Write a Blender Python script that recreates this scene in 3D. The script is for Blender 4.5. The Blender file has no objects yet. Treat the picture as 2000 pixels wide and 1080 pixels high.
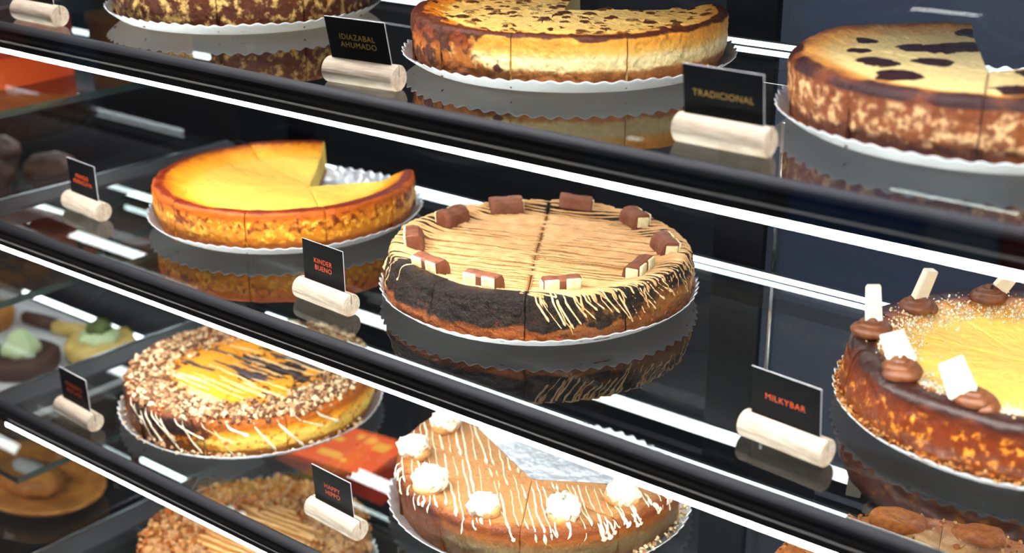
import bpy, bmesh, math, random
from mathutils import Vector, Matrix, noise

# ------------------------------------------------------------------ camera, world, exposure
sc = bpy.context.scene
COL = sc.collection
CZ = 1.45                                   # eye height above the shop floor
F_PX = 2700.0
PITCH = math.atan(1020 / F_PX)
HEAD = math.pi / 2 - math.atan(3600 / math.hypot(F_PX, 1020))   # turned left of the case's depth axis
cam_d = bpy.data.cameras.new('camera')
cam = bpy.data.objects.new('camera', cam_d)
COL.objects.link(cam)
cam_d.sensor_width = 36.0
cam_d.lens = F_PX / 2000 * 36.0
cam.location = (0, 0, CZ)
cam.rotation_euler = (math.pi / 2 - PITCH, 0, HEAD)
cam_d.clip_start = 0.02
cam_d.dof.use_dof = True
cam_d.dof.focus_distance = 1.10
cam_d.dof.aperture_fstop = 5.0
sc.camera = cam

world = bpy.data.worlds.new('world')
sc.world = world
world.use_nodes = True
world.node_tree.nodes['Background'].inputs[0].default_value = (0.80, 0.88, 1.0, 1)
world.node_tree.nodes['Background'].inputs[1].default_value = 0.10

sc.view_settings.view_transform = 'Standard'
sc.view_settings.look = 'None'
sc.view_settings.gamma = 1.0
sc.view_settings.use_curve_mapping = False
sc.view_settings.exposure = 0.0
LED = 52.0          # front light strips
LED_REAR = 9.0      # wide rear bars
LED_EDGE = 6.0      # thin strip on the rear edge of each shelf
try:
    sc.cycles.use_denoising = True
    sc.cycles.sample_clamp_indirect = 6.0
    sc.cycles.max_bounces = 10
    sc.cycles.transparent_max_bounces = 24
    sc.cycles.caustics_reflective = False
except Exception:
    pass


# ------------------------------------------------------------------ helpers
def hexc(h):
    h = h.lstrip('#')
    v = [int(h[i:i + 2], 16) / 255 for i in (0, 2, 4)]
    return tuple((c / 12.92 if c <= 0.04045 else ((c + 0.055) / 1.055) ** 2.4) for c in v) + (1.0,)


def new_mat(name):
    m = bpy.data.materials.new(name)
    m.use_nodes = True
    nt = m.node_tree
    nt.nodes.clear()
    out = nt.nodes.new('ShaderNodeOutputMaterial')
    return m, nt, out


def nd(nt, typ, **kw):
    n = nt.nodes.new(typ)
    for k, v in kw.items():
        setattr(n, k, v)
    return n


def put(nt, sock, v):
    if isinstance(v, bpy.types.NodeSocket):
        nt.links.new(v, sock)
    else:
        sock.default_value = v


def mth(nt, op, a, b=0.0, c=0.0, clamp=False):
    n = nd(nt, 'ShaderNodeMath', operation=op, use_clamp=clamp)
    for s, v in zip(n.inputs, (a, b, c)):
        put(nt, s, v)
    return n.outputs[0]


def sstep(nt, x, lo, hi):
    n = nd(nt, 'ShaderNodeMapRange', interpolation_type='SMOOTHSTEP')
    put(nt, n.inputs[0], x)
    n.inputs[1].default_value = lo
    n.inputs[2].default_value = hi
    n.inputs[3].default_value = 0
    n.inputs[4].default_value = 1
    return n.outputs[0]


def mixc(nt, f, a, b):
    n = nd(nt, 'ShaderNodeMix', data_type='RGBA')
    put(nt, n.inputs[0], f)
    put(nt, n.inputs[6], a)
    put(nt, n.inputs[7], b)
    return n.outputs[2]


def ramp(nt, f, stops, interp='LINEAR'):
    n = nd(nt, 'ShaderNodeValToRGB')
    cr = n.color_ramp
    cr.interpolation = interp
    while len(cr.elements) < len(stops):
        cr.elements.new(0.5)
    for e, (p, c) in zip(cr.elements, stops):
        e.position = p
        e.color = hexc(c) if isinstance(c, str) else c
    put(nt, n.inputs[0], f)
    return n.outputs[0]


def coords(nt):
    return nd(nt, 'ShaderNodeTexCoord').outputs['Object']


def tex_noise(nt, vec, scale, detail=4, rough=0.55):
    n = nd(nt, 'ShaderNodeTexNoise')
    put(nt, n.inputs['Vector'], vec)
    n.inputs['Scale'].default_value = scale
    n.inputs['Detail'].default_value = detail
    n.inputs['Roughness'].default_value = rough
    return n.outputs['Fac']


def tex_voro(nt, vec, scale, feat='SMOOTH_F1'):
    n = nd(nt, 'ShaderNodeTexVoronoi', feature=feat)
    put(nt, n.inputs['Vector'], vec)
    n.inputs['Scale'].default_value = scale
    return n.outputs['Distance']


def bumpn(nt, h, dist, strength=1.0):
    n = nd(nt, 'ShaderNodeBump')
    n.inputs['Strength'].default_value = strength
    n.inputs['Distance'].default_value = dist
    put(nt, n.inputs['Height'], h)
    return n.outputs[0]


def principled(nt, out, color, rough=0.5, metal=0.0, normal=None, spec=0.5, coat=0.0, sheen=0.0):
    p = nd(nt, 'ShaderNodeBsdfPrincipled')
    put(nt, p.inputs['Base Color'], color)
    put(nt, p.inputs['Roughness'], rough)
    put(nt, p.inputs['Metallic'], metal)
    p.inputs['Specular IOR Level'].default_value = spec
    p.inputs['Coat Weight'].default_value = coat
    p.inputs['Coat Roughness'].default_value = 0.15
    if normal is not None:
        nt.links.new(normal, p.inputs['Normal'])
    nt.links.new(p.outputs[0], out.inputs[0])
    return p


def mat_plain(name, col, rough=0.5, metal=0.0, spec=0.5, nscale=0, nmix=None, bscale=0, bdist=0.0005, coat=0.0):
    m, nt, out = new_mat(name)
    c = hexc(col) if isinstance(col, str) else col
    vec = coords(nt)
    if nscale:
        c = mixc(nt, sstep(nt, tex_noise(nt, vec, nscale, 5), 0.35, 0.65), c, hexc(nmix))
    nor = None
    if bscale:
        nor = bumpn(nt, tex_noise(nt, vec, bscale, 4), bdist)
    principled(nt, out, c, rough, metal, nor, spec, coat)
    return m


def mat_emit(name, col, strength):
    m, nt, out = new_mat(name)
    e = nd(nt, 'ShaderNodeEmission')
    e.inputs[0].default_value = col
    e.inputs[1].default_value = strength
    nt.links.new(e.outputs[0], out.inputs[0])
    return m


def mat_glass(name, tint=(0.93, 0.98, 0.96, 1), k=1.0, f0=0.045):
    """one sheet of glass: sees through, mirrors after Schlick for both of its faces"""
    m, nt, out = new_mat(name)
    g = nd(nt, 'ShaderNodeNewGeometry')
    dot = nd(nt, 'ShaderNodeVectorMath', operation='DOT_PRODUCT')
    nt.links.new(g.outputs['Normal'], dot.inputs[0])
    nt.links.new(g.outputs['Incoming'], dot.inputs[1])
    c = mth(nt, 'ABSOLUTE', dot.outputs['Value'])
    p5 = mth(nt, 'POWER', mth(nt, 'SUBTRACT', 1.0, c), 5.0)
    r1 = mth(nt, 'MULTIPLY_ADD', p5, 1.0 - f0, f0)
    r2 = mth(nt, 'DIVIDE', mth(nt, 'MULTIPLY', r1, 2.0), mth(nt, 'ADD', 1.0, r1))
    r2 = mth(nt, 'MULTIPLY', r2, k, clamp=True)
    tr = nd(nt, 'ShaderNodeBsdfTransparent')
    tr.inputs[0].default_value = tint
    gl = nd(nt, 'ShaderNodeBsdfGlossy')
    gl.inputs['Roughness'].default_value = 0.0
    gl.inputs['Color'].default_value = (1, 1, 1, 1)
    mx = nd(nt, 'ShaderNodeMixShader')
    nt.links.new(r2, mx.inputs[0])
    nt.links.new(tr.outputs[0], mx.inputs[1])
    nt.links.new(gl.outputs[0], mx.inputs[2])
    nt.links.new(mx.outputs[0], out.inputs[0])
    return m


def mat_clear(name, tint):
    m, nt, out = new_mat(name)
    tr = nd(nt, 'ShaderNodeBsdfTransparent')
    tr.inputs[0].default_value = tint
    nt.links.new(tr.outputs[0], out.inputs[0])
    return m


def mat_cake(name, stops, mottle=None, mscale=90, mlo=0.5, mhi=0.62, mrange=(1.02, 1.8), mstretch=1.0,
             burn='#2a1008', burn_noise=0.35, rough=0.5, bump=0.0016, bscale=330, lo_amp=0.10, spec=0.3,
             alt=None, alt_noise=0.3, coat=0.0, grime=0.22):
    """pt runs 0 at the middle of the top, 1 at the rim, 2 at the foot; burn/alt are browning weights"""
    m, nt, out = new_mat(name)
    vec = coords(nt)
    a = nd(nt, 'ShaderNodeAttribute', attribute_name='pt').outputs['Fac']
    b = nd(nt, 'ShaderNodeAttribute', attribute_name='burn').outputs['Fac']
    al = nd(nt, 'ShaderNodeAttribute', attribute_name='alt').outputs['Fac']
    n_lo = tex_noise(nt, vec, 55, 3)
    n_hi = tex_noise(nt, vec, 260, 5, 0.65)
    t = mth(nt, 'MULTIPLY_ADD', mth(nt, 'SUBTRACT', n_lo, 0.5), lo_amp * 2, a)
    t = mth(nt, 'MULTIPLY_ADD', mth(nt, 'SUBTRACT', n_hi, 0.5), 0.10, t)
    col = ramp(nt, mth(nt, 'MULTIPLY', t, 0.5), [(p / 2, c) for p, c in stops])
    if alt:
        f = mth(nt, 'MULTIPLY_ADD', mth(nt, 'SUBTRACT', n_lo, 0.5), alt_noise * 4, al)
        col2 = ramp(nt, mth(nt, 'MULTIPLY', t, 0.5), [(p / 2, c) for p, c in alt])
        col = mixc(nt, sstep(nt, f, 0.35, 0.65), col, col2)
    if mottle:
        mp = nd(nt, 'ShaderNodeMapping')
        nt.links.new(vec, mp.inputs[0])
        mp.inputs['Scale'].default_value = (1, 1, mstretch)
        nm = tex_noise(nt, mp.outputs[0], mscale, 3, 0.55)
        f = sstep(nt, mth(nt, 'MULTIPLY_ADD', n_hi, 0.12, nm), mlo + 0.06, mhi + 0.06)
        msk = mth(nt, 'MULTIPLY', sstep(nt, a, mrange[0], mrange[0] + 0.12),
                  mth(nt, 'SUBTRACT', 1.0, sstep(nt, a, mrange[1] - 0.12, mrange[1])))
        col = mixc(nt, mth(nt, 'MULTIPLY', f, msk), col, hexc(mottle))
    col = mixc(nt, mth(nt, 'MULTIPLY', sstep(nt, n_hi, 0.35, 0.75), grime), col, hexc('#5a2c0c'))
    fb = mth(nt, 'MULTIPLY_ADD', mth(nt, 'SUBTRACT', n_hi, 0.5), burn_noise * 2, b)
    col = mixc(nt, sstep(nt, fb, 0.25, 0.75), col, hexc(burn))
    nor = bumpn(nt, mth(nt, 'ADD', tex_noise(nt, vec, bscale, 4, 0.6), mth(nt, 'MULTIPLY', n_lo, 2.0)), bump)
    principled(nt, out, col, rough, 0.0, nor, spec, coat)
    return m


def mesh_obj(name, verts, faces, mats, parent=None, fm=None, smooth=True, attrs=None, loc=None, rot=None):
    me = bpy.data.meshes.new(name)
    me.from_pydata(verts, [], faces)
    for m in (mats if isinstance(mats, (list, tuple)) else [mats]):
        me.materials.append(m)
    if fm:
        me.polygons.foreach_set('material_index', fm)
    if smooth is True:
        me.polygons.foreach_set('use_smooth', [True] * len(faces))
    elif smooth:
        me.polygons.foreach_set('use_smooth', smooth)
    for k, vals in (attrs or {}).items():
        at = me.attributes.new(k, 'FLOAT', 'POINT')
        at.data.foreach_set('value', vals)
    me.update()
    o = bpy.data.objects.new(name, me)
    COL.objects.link(o)
    if parent:
        o.parent = parent
    if loc:
        o.location = loc
    if rot:
        o.rotation_euler = rot
    return o


def from_bm(name, bm, mats, parent=None, smooth=False, loc=None, rot=None):
    bm.normal_update()
    me = bpy.data.meshes.new(name)
    bm.to_mesh(me)
    bm.free()
    for m in (mats if isinstance(mats, (list, tuple)) else [mats]):
        me.materials.append(m)
    if smooth:
        me.polygons.foreach_set('use_smooth', [True] * len(me.polygons))
    o = bpy.data.objects.new(name, me)
    COL.objects.link(o)
    if parent:
        o.parent = parent
    if loc:
        o.location = loc
    if rot:
        o.rotation_euler = rot
    return o


def box(name, lo, hi, mat, parent=None, bev=0.0, seg=2, loc=None, rot=None, smooth=False):
    bm = bmesh.new()
    bmesh.ops.create_cube(bm, size=1.0)
    for v in bm.verts:
        v.co = Vector([lo[i] + (v.co[i] + 0.5) * (hi[i] - lo[i]) for i in range(3)])
    if bev:
        bmesh.ops.bevel(bm, geom=list(bm.edges), offset=bev, segments=seg, profile=0.5, affect='EDGES')
    return from_bm(name, bm, mat, parent, smooth, loc, rot)


def extrude_x(name, prof, x0, x1, mats, parent=None, fm=None, smooth=False):
    n = len(prof)
    v = [(x0, y, z) for y, z in prof] + [(x1, y, z) for y, z in prof]
    f = [(i, (i + 1) % n, n + (i + 1) % n, n + i) for i in range(n)]
    f += [tuple(range(n - 1, -1, -1)), tuple(range(n, 2 * n))]
    return mesh_obj(name, v, f, mats, parent, fm, smooth=smooth)


def lathe(name, prof, mat, parent=None, seg=32, loc=None, wob=0.0, flute=0, famp=0.0, seed=0.0, rot=None, wf=90):
    v, f = [], []
    n = len(prof)
    for j in range(seg):
        a = 2 * math.pi * j / seg
        for (r, z) in prof:
            rr = r * (1 + (famp * math.cos(flute * a) if flute else 0))
            p = Vector((rr * math.cos(a), rr * math.sin(a), z))
            if wob:
                q = p * wf + Vector((seed, seed * 1.7, 0))
                p += Vector((noise.noise(q), noise.noise(q + Vector((9, 0, 0))), noise.noise(q + Vector((0, 9, 0))))) * wob
            v.append(p)
    for j in range(seg):
        for i in range(n - 1):
            f.append((j * n + i, ((j + 1) % seg) * n + i, ((j + 1) % seg) * n + i + 1, j * n + i + 1))
    f.append(tuple(((seg - j) % seg) * n for j in range(seg)))
    f.append(tuple(j * n + n - 1 for j in range(seg)))
    return mesh_obj(name, v, f, mat, parent, loc=loc, rot=rot)


def tag(o, label=None, cat=None, group=None, kind=None):
    if label:
        o['label'] = label
    if cat:
        o['category'] = cat
    if group:
        o['group'] = group
    if kind:
        o['kind'] = kind
    return o


def empty(name, loc, rz=0.0):
    o = bpy.data.objects.new(name, None)
    o.empty_display_size = 0.02
    COL.objects.link(o)
    o.location = loc
    o.rotation_euler = (0, 0, rz)
    return o


R = math.radians
# ------------------------------------------------------------------ materials
M = {}
M['rail'] = mat_plain('black_anodised', '#09090b', 0.5, 0.0, 0.16)
M['rail_lip'] = mat_plain('dark_grey_lip', '#33343a', 0.6, 0.0, 0.2)
M['frame'] = mat_plain('black_frame', '#0b0b0f', 0.5, 0.0, 0.2)
M['side_rail'] = mat_plain('grey_frame', '#3a3a3e', 0.35, 0.4, bscale=700, bdist=0.00005)
M['chrome'] = mat_plain('chrome', '#c8ccd2', 0.18, 1.0, bscale=300, bdist=0.00002)
M['glass'] = mat_glass('shelf_glass')
M['glass_low'] = mat_clear('shelf_glass_underside', (0.97, 0.99, 0.98, 1))
M['glass_edge'] = mat_plain('glass_edge', '#2c3c3c', 0.2, 0.0, 0.5)
M['pane'] = mat_glass('front_glass', (0.98, 0.985, 0.98, 1), 0.75)
M['door_pane'] = mat_glass('door_glass', (0.88, 0.90, 0.92, 1), 0.25)
M['led'] = mat_emit('led_white', (1.0, 0.97, 0.93, 1), LED)
M['led_top'] = mat_emit('led_top', (1.0, 0.97, 0.93, 1), LED * 1.45)
M['led_rear'] = mat_emit('led_rear', (0.95, 0.98, 1.0, 1), LED_REAR)
M['led_edge'] = mat_emit('led_edge', (0.85, 0.97, 1.0, 1), LED_EDGE)
M['paper'] = mat_plain('white_paper', '#cfd2d8', 0.7, 0, 0.3, bscale=250, bdist=0.0002)
M['black_card'] = mat_plain('black_card', '#08080b', 0.6, 0, 0.1)
M['card_edge'] = mat_plain('card_edge', '#c9cbd0', 0.6)
M['ink_gold'] = mat_plain('gold_print', '#c39a4a', 0.5)
M['ink_orange'] = mat_plain('orange_print', '#f0561f', 0.5)
M['choc'] = mat_plain('milk_chocolate', '#875038', 0.6, 0, 0.4, nscale=140, nmix='#744028', bscale=500, bdist=0.0004)
M['ganache'] = mat_plain('chocolate_cream', '#6a3a1c', 0.38, 0, 0.5, nscale=120, nmix='#7d4826', bscale=300, bdist=0.0003)
M['whitechoc'] = mat_plain('white_chocolate', '#f3ead2', 0.45, 0, 0.4, nscale=200, nmix='#f8f2e2', bscale=400, bdist=0.0002)
M['filling'] = mat_plain('cream_filling', '#f5e8bd', 0.6, 0, 0.3, nscale=250, nmix='#ead79c', bscale=450, bdist=0.0006)
M['caramel_drizzle'] = mat_plain('caramel_drizzle', '#d8aa72', 0.4, 0, 0.45, nscale=80, nmix='#c8965c', bscale=400, bdist=0.0002)
M['cream_drizzle'] = mat_plain('cream_drizzle', '#efd3a0', 0.4, 0, 0.45, nscale=80, nmix='#e2bd84', bscale=400, bdist=0.0002)
M['white_drizzle'] = mat_plain('white_drizzle', '#f6ead6', 0.4, 0, 0.45, nscale=80, nmix='#eddab6', bscale=400, bdist=0.0002)
M['dark_drizzle'] = mat_plain('dark_drizzle', '#3c3032', 0.4, 0, 0.4, nscale=80, nmix='#55484a', bscale=400, bdist=0.0002)
M['crumb_white'] = mat_plain('white_crumb', '#dcc8a2', 0.7, 0, 0.2, bscale=600, bdist=0.0004)
M['crumb_tan'] = mat_plain('tan_crumb', '#b48a64', 0.7, 0, 0.2, bscale=600, bdist=0.0004)
M['crumb_brown'] = mat_plain('brown_crumb', '#6e4a34', 0.7, 0, 0.2, bscale=600, bdist=0.0004)
M['crumb_biscuit'] = mat_plain('biscuit_crumb', '#b88a56', 0.75, 0, 0.2, nscale=150, nmix='#966438', bscale=600, bdist=0.0005)
M['cocoa_biscuit'] = mat_plain('cocoa_biscuit', '#a05c28', 0.8, 0, 0.15, nscale=160, nmix='#7d421a', bscale=520, bdist=0.0012)


def _foil():
    m, nt, out = new_mat('silver_foil')
    vec = coords(nt)
    h = mth(nt, 'ADD', tex_noise(nt, vec, 160, 3), mth(nt, 'MULTIPLY', tex_voro(nt, vec, 70, 'F1'), 0.8))
    principled(nt, out, hexc('#dfe1e5'), 0.38, 0.85, bumpn(nt, h, 0.0014))
    return m


def _wood():
    m, nt, out = new_mat('pale_wood')
    vec = coords(nt)
    mp = nd(nt, 'ShaderNodeMapping')
    nt.links.new(vec, mp.inputs[0])
    mp.inputs['Scale'].default_value = (0.10, 1, 1)
    n = tex_noise(nt, mp.outputs[0], 420, 5, 0.6)
    n2 = tex_noise(nt, vec, 45, 2)
    c = mixc(nt, sstep(nt, n, 0.3, 0.7), hexc('#c9bcae'), hexc('#ab9a87'))
    c = mixc(nt, mth(nt, 'MULTIPLY', sstep(nt, n2, 0.55, 0.75), 0.35), c, hexc('#9a7a58'))
    principled(nt, out, c, 0.62, 0, bumpn(nt, n, 0.0003), 0.3)
    return m


M['foil'] = _foil()
M['wood'] = _wood()

# ------------------------------------------------------------------ the room
XL, XR = -1.262, 0.30                    # ends of the case
Y_GLASS0, Y_GLASS1 = 0.700, 1.036        # shelf glass, front and rear edge
Y_DOOR = 1.072
S = {1: CZ - 0.231, 2: CZ - 0.4345, 3: CZ - 0.643, 4: CZ - 0.850}

m_floor = mat_plain('floor_tiles', '#2b2a2c', 0.4, nscale=3, nmix='#343236')
fl = box('floor', (-8, -2.1, -0.1), (4, 2.45, 0.0), m_floor)
tag(fl, kind='structure')
m_wall = mat_plain('wall_paint', '#3b3c42', 0.7, nscale=2, nmix='#34353b')
wf = box('wall_front', (-8, -2.1, 0), (4, -1.9, 2.7), m_wall)
tag(wf, kind='structure')
for x0, x1, z0, z1, c in [(-1.62, -1.25, 0.05, 2.0, '#1f5aa8'), (-1.24, -1.06, 0.05, 2.2, '#7d97b8'), (-1.05, -0.80, 0.05, 1.5, '#8c1620'), (-2.3, -1.70, 0.1, 2.2, '#47505e'),
                          (-5.6, -5.2, 0.3, 2.0, '#a8372a'), (-4.9, -4.72, 0.1, 2.2, '#4a86b4')]:
    pm = mat_plain('panel_' + c[1:], c, 0.6, nscale=2, nmix=c)
    box('panel', (x0, -1.90, z0), (x1, -1.86, z1), pm, wf, bev=0.008)  # unseen colour panels, added for the tints mirrored in the front glass
m_back = mat_plain('back_wall', '#101116', 0.6, nscale=2, nmix='#131419')
wb = box('wall_back', (-8, 2.3, 0), (4, 2.45, 2.7), m_back)
tag(wb, kind='structure')
for x0, x1, c in [(-1.22, -0.66, '#3f4552'), (-0.64, 0.1, '#566276'), (-1.6, -1.25, '#1c1e24')]:
    pm = mat_plain('panel_' + c[1:], c, 0.5, nscale=2, nmix=c)
    box('panel', (x0, 2.27, 0.2), (x1, 2.30, 2.5), pm, wb, bev=0.006)  # panel tones stand in for the blue-grey reflections in the rear doors

cl = box('ceiling', (-8, -2.1, 2.7), (4, 2.45, 2.8), mat_plain('ceiling_paint', '#6a6a6e', 0.8, nscale=2, nmix='#606064'))
tag(cl, kind='structure')
m_fillF = mat_emit('shop_fill', (1.0, 0.96, 0.9, 1), 15.0)  # unseen fill light, added so the mirrored front wall shows
m_fillB = mat_emit('counter_fill', (0.92, 0.96, 1.0, 1), 34.0)  # unseen fill light, added to brighten the carton and back wall
for lo, hi, mm in [((-2.6, -1.3, 2.68), (-0.6, -1.05, 2.6995), m_fillF), ((-6.0, -1.3, 2.68), (-4.0, -1.05, 2.6995), m_fillF), ((-1.9, 1.45, 2.68), (0.4, 1.75, 2.6995), m_fillB)]:
    box('fill_panel', lo, hi, mm, cl)

# ------------------------------------------------------------------ the display case
case = empty('display_case', ((XL + XR) / 2, 0.87, 0))
tag(case, 'black framed glass display case holding the cheesecakes on four lit shelves', 'display case')
ox, oy = case.location.x, case.location.y


def cbox(name, lo, hi, mat, bev=0.0, parent=None):
    return box(name, (lo[0] - ox, lo[1] - oy, lo[2]), (hi[0] - ox, hi[1] - oy, hi[2]), mat, parent or case, bev)


cbox('base_cabinet', (XL - 0.02, 0.66, 0.0), (XR, 1.10, 0.40), M['frame'], 0.004)
top_z = CZ - 0.015
cbox('canopy', (XL - 0.02, 0.66, top_z + 0.012), (XR, 1.10, top_z + 0.05), M['frame'], 0.004)
cbox('light_strip', (XL + 0.01, 0.69, top_z + 0.006), (XR - 0.01, 0.707, top_z + 0.0118), M['led_top'])
cbox('light_baffle', (XL, 0.7105, top_z - 0.0025), (XR, 0.7125, top_z + 0.0118), M['frame'])  # unseen, added to keep the canopy strip out of the shelf reflections
# uprights between shelves and doors, hung door frames
for xa in (-0.612, -0.05):
    u = cbox('upright', (xa, 1.0605, 0.40), (xa + 0.052, 1.0695, top_z + 0.012), M['frame'], 0.002)
for x0, x1 in [(XL, -0.588), (-0.584, -0.028), (-0.024, XR)]:
    d = cbox('sliding_door', (x0 + 0.001, Y_DOOR, 0.401), (x1 - 0.001, Y_DOOR + 0.006, top_z + 0.011), M['door_pane'])
for xa in (-0.552, 0.010):
    cbox('door_handle', (xa, 1.0635, CZ - 0.62), (xa + 0.004, 1.0712, CZ - 0.30), M['chrome'], 0.001)
cbox('end_panel', (XL - 0.016, 0.69, 0.401), (XL - 0.010, 1.066, top_z + 0.011), M['pane'])
cbox('front_glass', (XL - 0.02, 0.668, 0.401), (XR, 0.674, top_z + 0.011), M['pane'])
# front glass mirrors once only: its inner face is left clear
fg = [o for o in case.children if o.name.startswith(('front_glass', 'end_panel', 'sliding_door'))]
for o in fg:
    o.data.materials.append(mat_clear('clear', (1, 1, 1, 1)) if 'clear' not in bpy.data.materials else bpy.data.materials['clear'])
    for p in o.data.polygons:
        n = p.normal
        keep = (n.x < -0.9) if o.name.startswith('end_panel') else (n.y < -0.9)
        p.material_index = 0 if keep else 1

SHELF_LABEL = {
    1: 'topmost glass shelf in view with black front rail and white light strip',
    2: 'middle glass shelf with light strip, under the drizzled and yellow cheesecakes',
    3: 'lower glass shelf under the cheesecake ringed with chopped chocolate crumbs',
    4: 'lowest glass shelf, under the brown crumb-topped cake at the bottom left'}


def make_shelf(k):
    z = S[k]
    root = empty('glass_shelf', (XL, Y_GLASS0, z))
    tag(root, SHELF_LABEL[k], 'shelf', 'glass shelves of the display case')
    L = XR - XL
    y = lambda v: v - Y_GLASS0
    g = box('glass_panel', (0.012, 0.0, -0.008), (L - 0.004, Y_GLASS1 - Y_GLASS0, 0.0), [M['glass'], M['glass_low'], M['glass_edge']], root)
    for p in g.data.polygons:
        p.material_index = 0 if p.normal.z > 0.9 else (1 if (p.normal.z < -0.9 or abs(p.normal.x) > 0.9) else 2)
    # front rail: rounded lip, step and slanting black face
    prof = [(0.004, -0.0085), (-0.0005, -0.0085), (-0.0005, 0.0012), (-0.0030, 0.0018), (-0.0060, 0.0010), (-0.0080, -0.0010), (-0.0088, -0.0035),
            (-0.0074, -0.0060), (-0.0068, -0.0090), (-0.0086, -0.0112), (-0.0084, -0.0140), (-0.0066, -0.0165),
            (-0.0060, -0.0225), (0.010, -0.0225), (0.010, -0.0095), (0.004, -0.0095)]
    extrude_x('front_rail', prof, 0.0, L, M['rail'], root)
    lip = [(-0.0012, 0.0015), (-0.0036, 0.0023), (-0.0068, 0.0013), (-0.0088, -0.0008), (-0.0098, -0.0036), (-0.0090, -0.0044), (-0.0080, -0.0012), (-0.006, 0.0007), (-0.0036, 0.0012)]
    extrude_x('rail_lip', lip, 0.0, L, M['rail_lip'], root, smooth=True)
    box('light_strip', (0.014, -0.0058, -0.0264), (L - 0.01, 0.0114, -0.0226), M['led'], root)
    # rear: thin lit edge and the wide bar behind and below it
    box('edge_light', (0.40 if k == 4 else 0.05, 0.331, 0.0012), (L - 0.01, 0.3335, 0.0052), M['led_edge'], root)
    box('edge_channel', (0.012, 0.3336, -0.0075), (L - 0.004, 0.3372, 0.0062), M['frame'], root)
    bar = box('rear_light_bar', (0.10, 0.334, -0.0290), (L - 0.01, 0.3600, -0.0160), M['frame'], root)
    box('diffuser', (0.17, 0.3350, -0.0294), (L - 0.02, 0.3590, -0.0291), M['led_rear'], bar)
    # side rail at the left end
    box('side_rail', (-0.006, -0.006, -0.016), (0.030, 0.340, 0.0016), M['side_rail'], root, 0.0015)
    box('end_trim', (-0.0105, -0.006, -0.014), (-0.0062, 0.340, 0.0030), M['chrome'], root, 0.0008)
    return root


for k in (1, 2, 3, 4):
    make_shelf(k)


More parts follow.
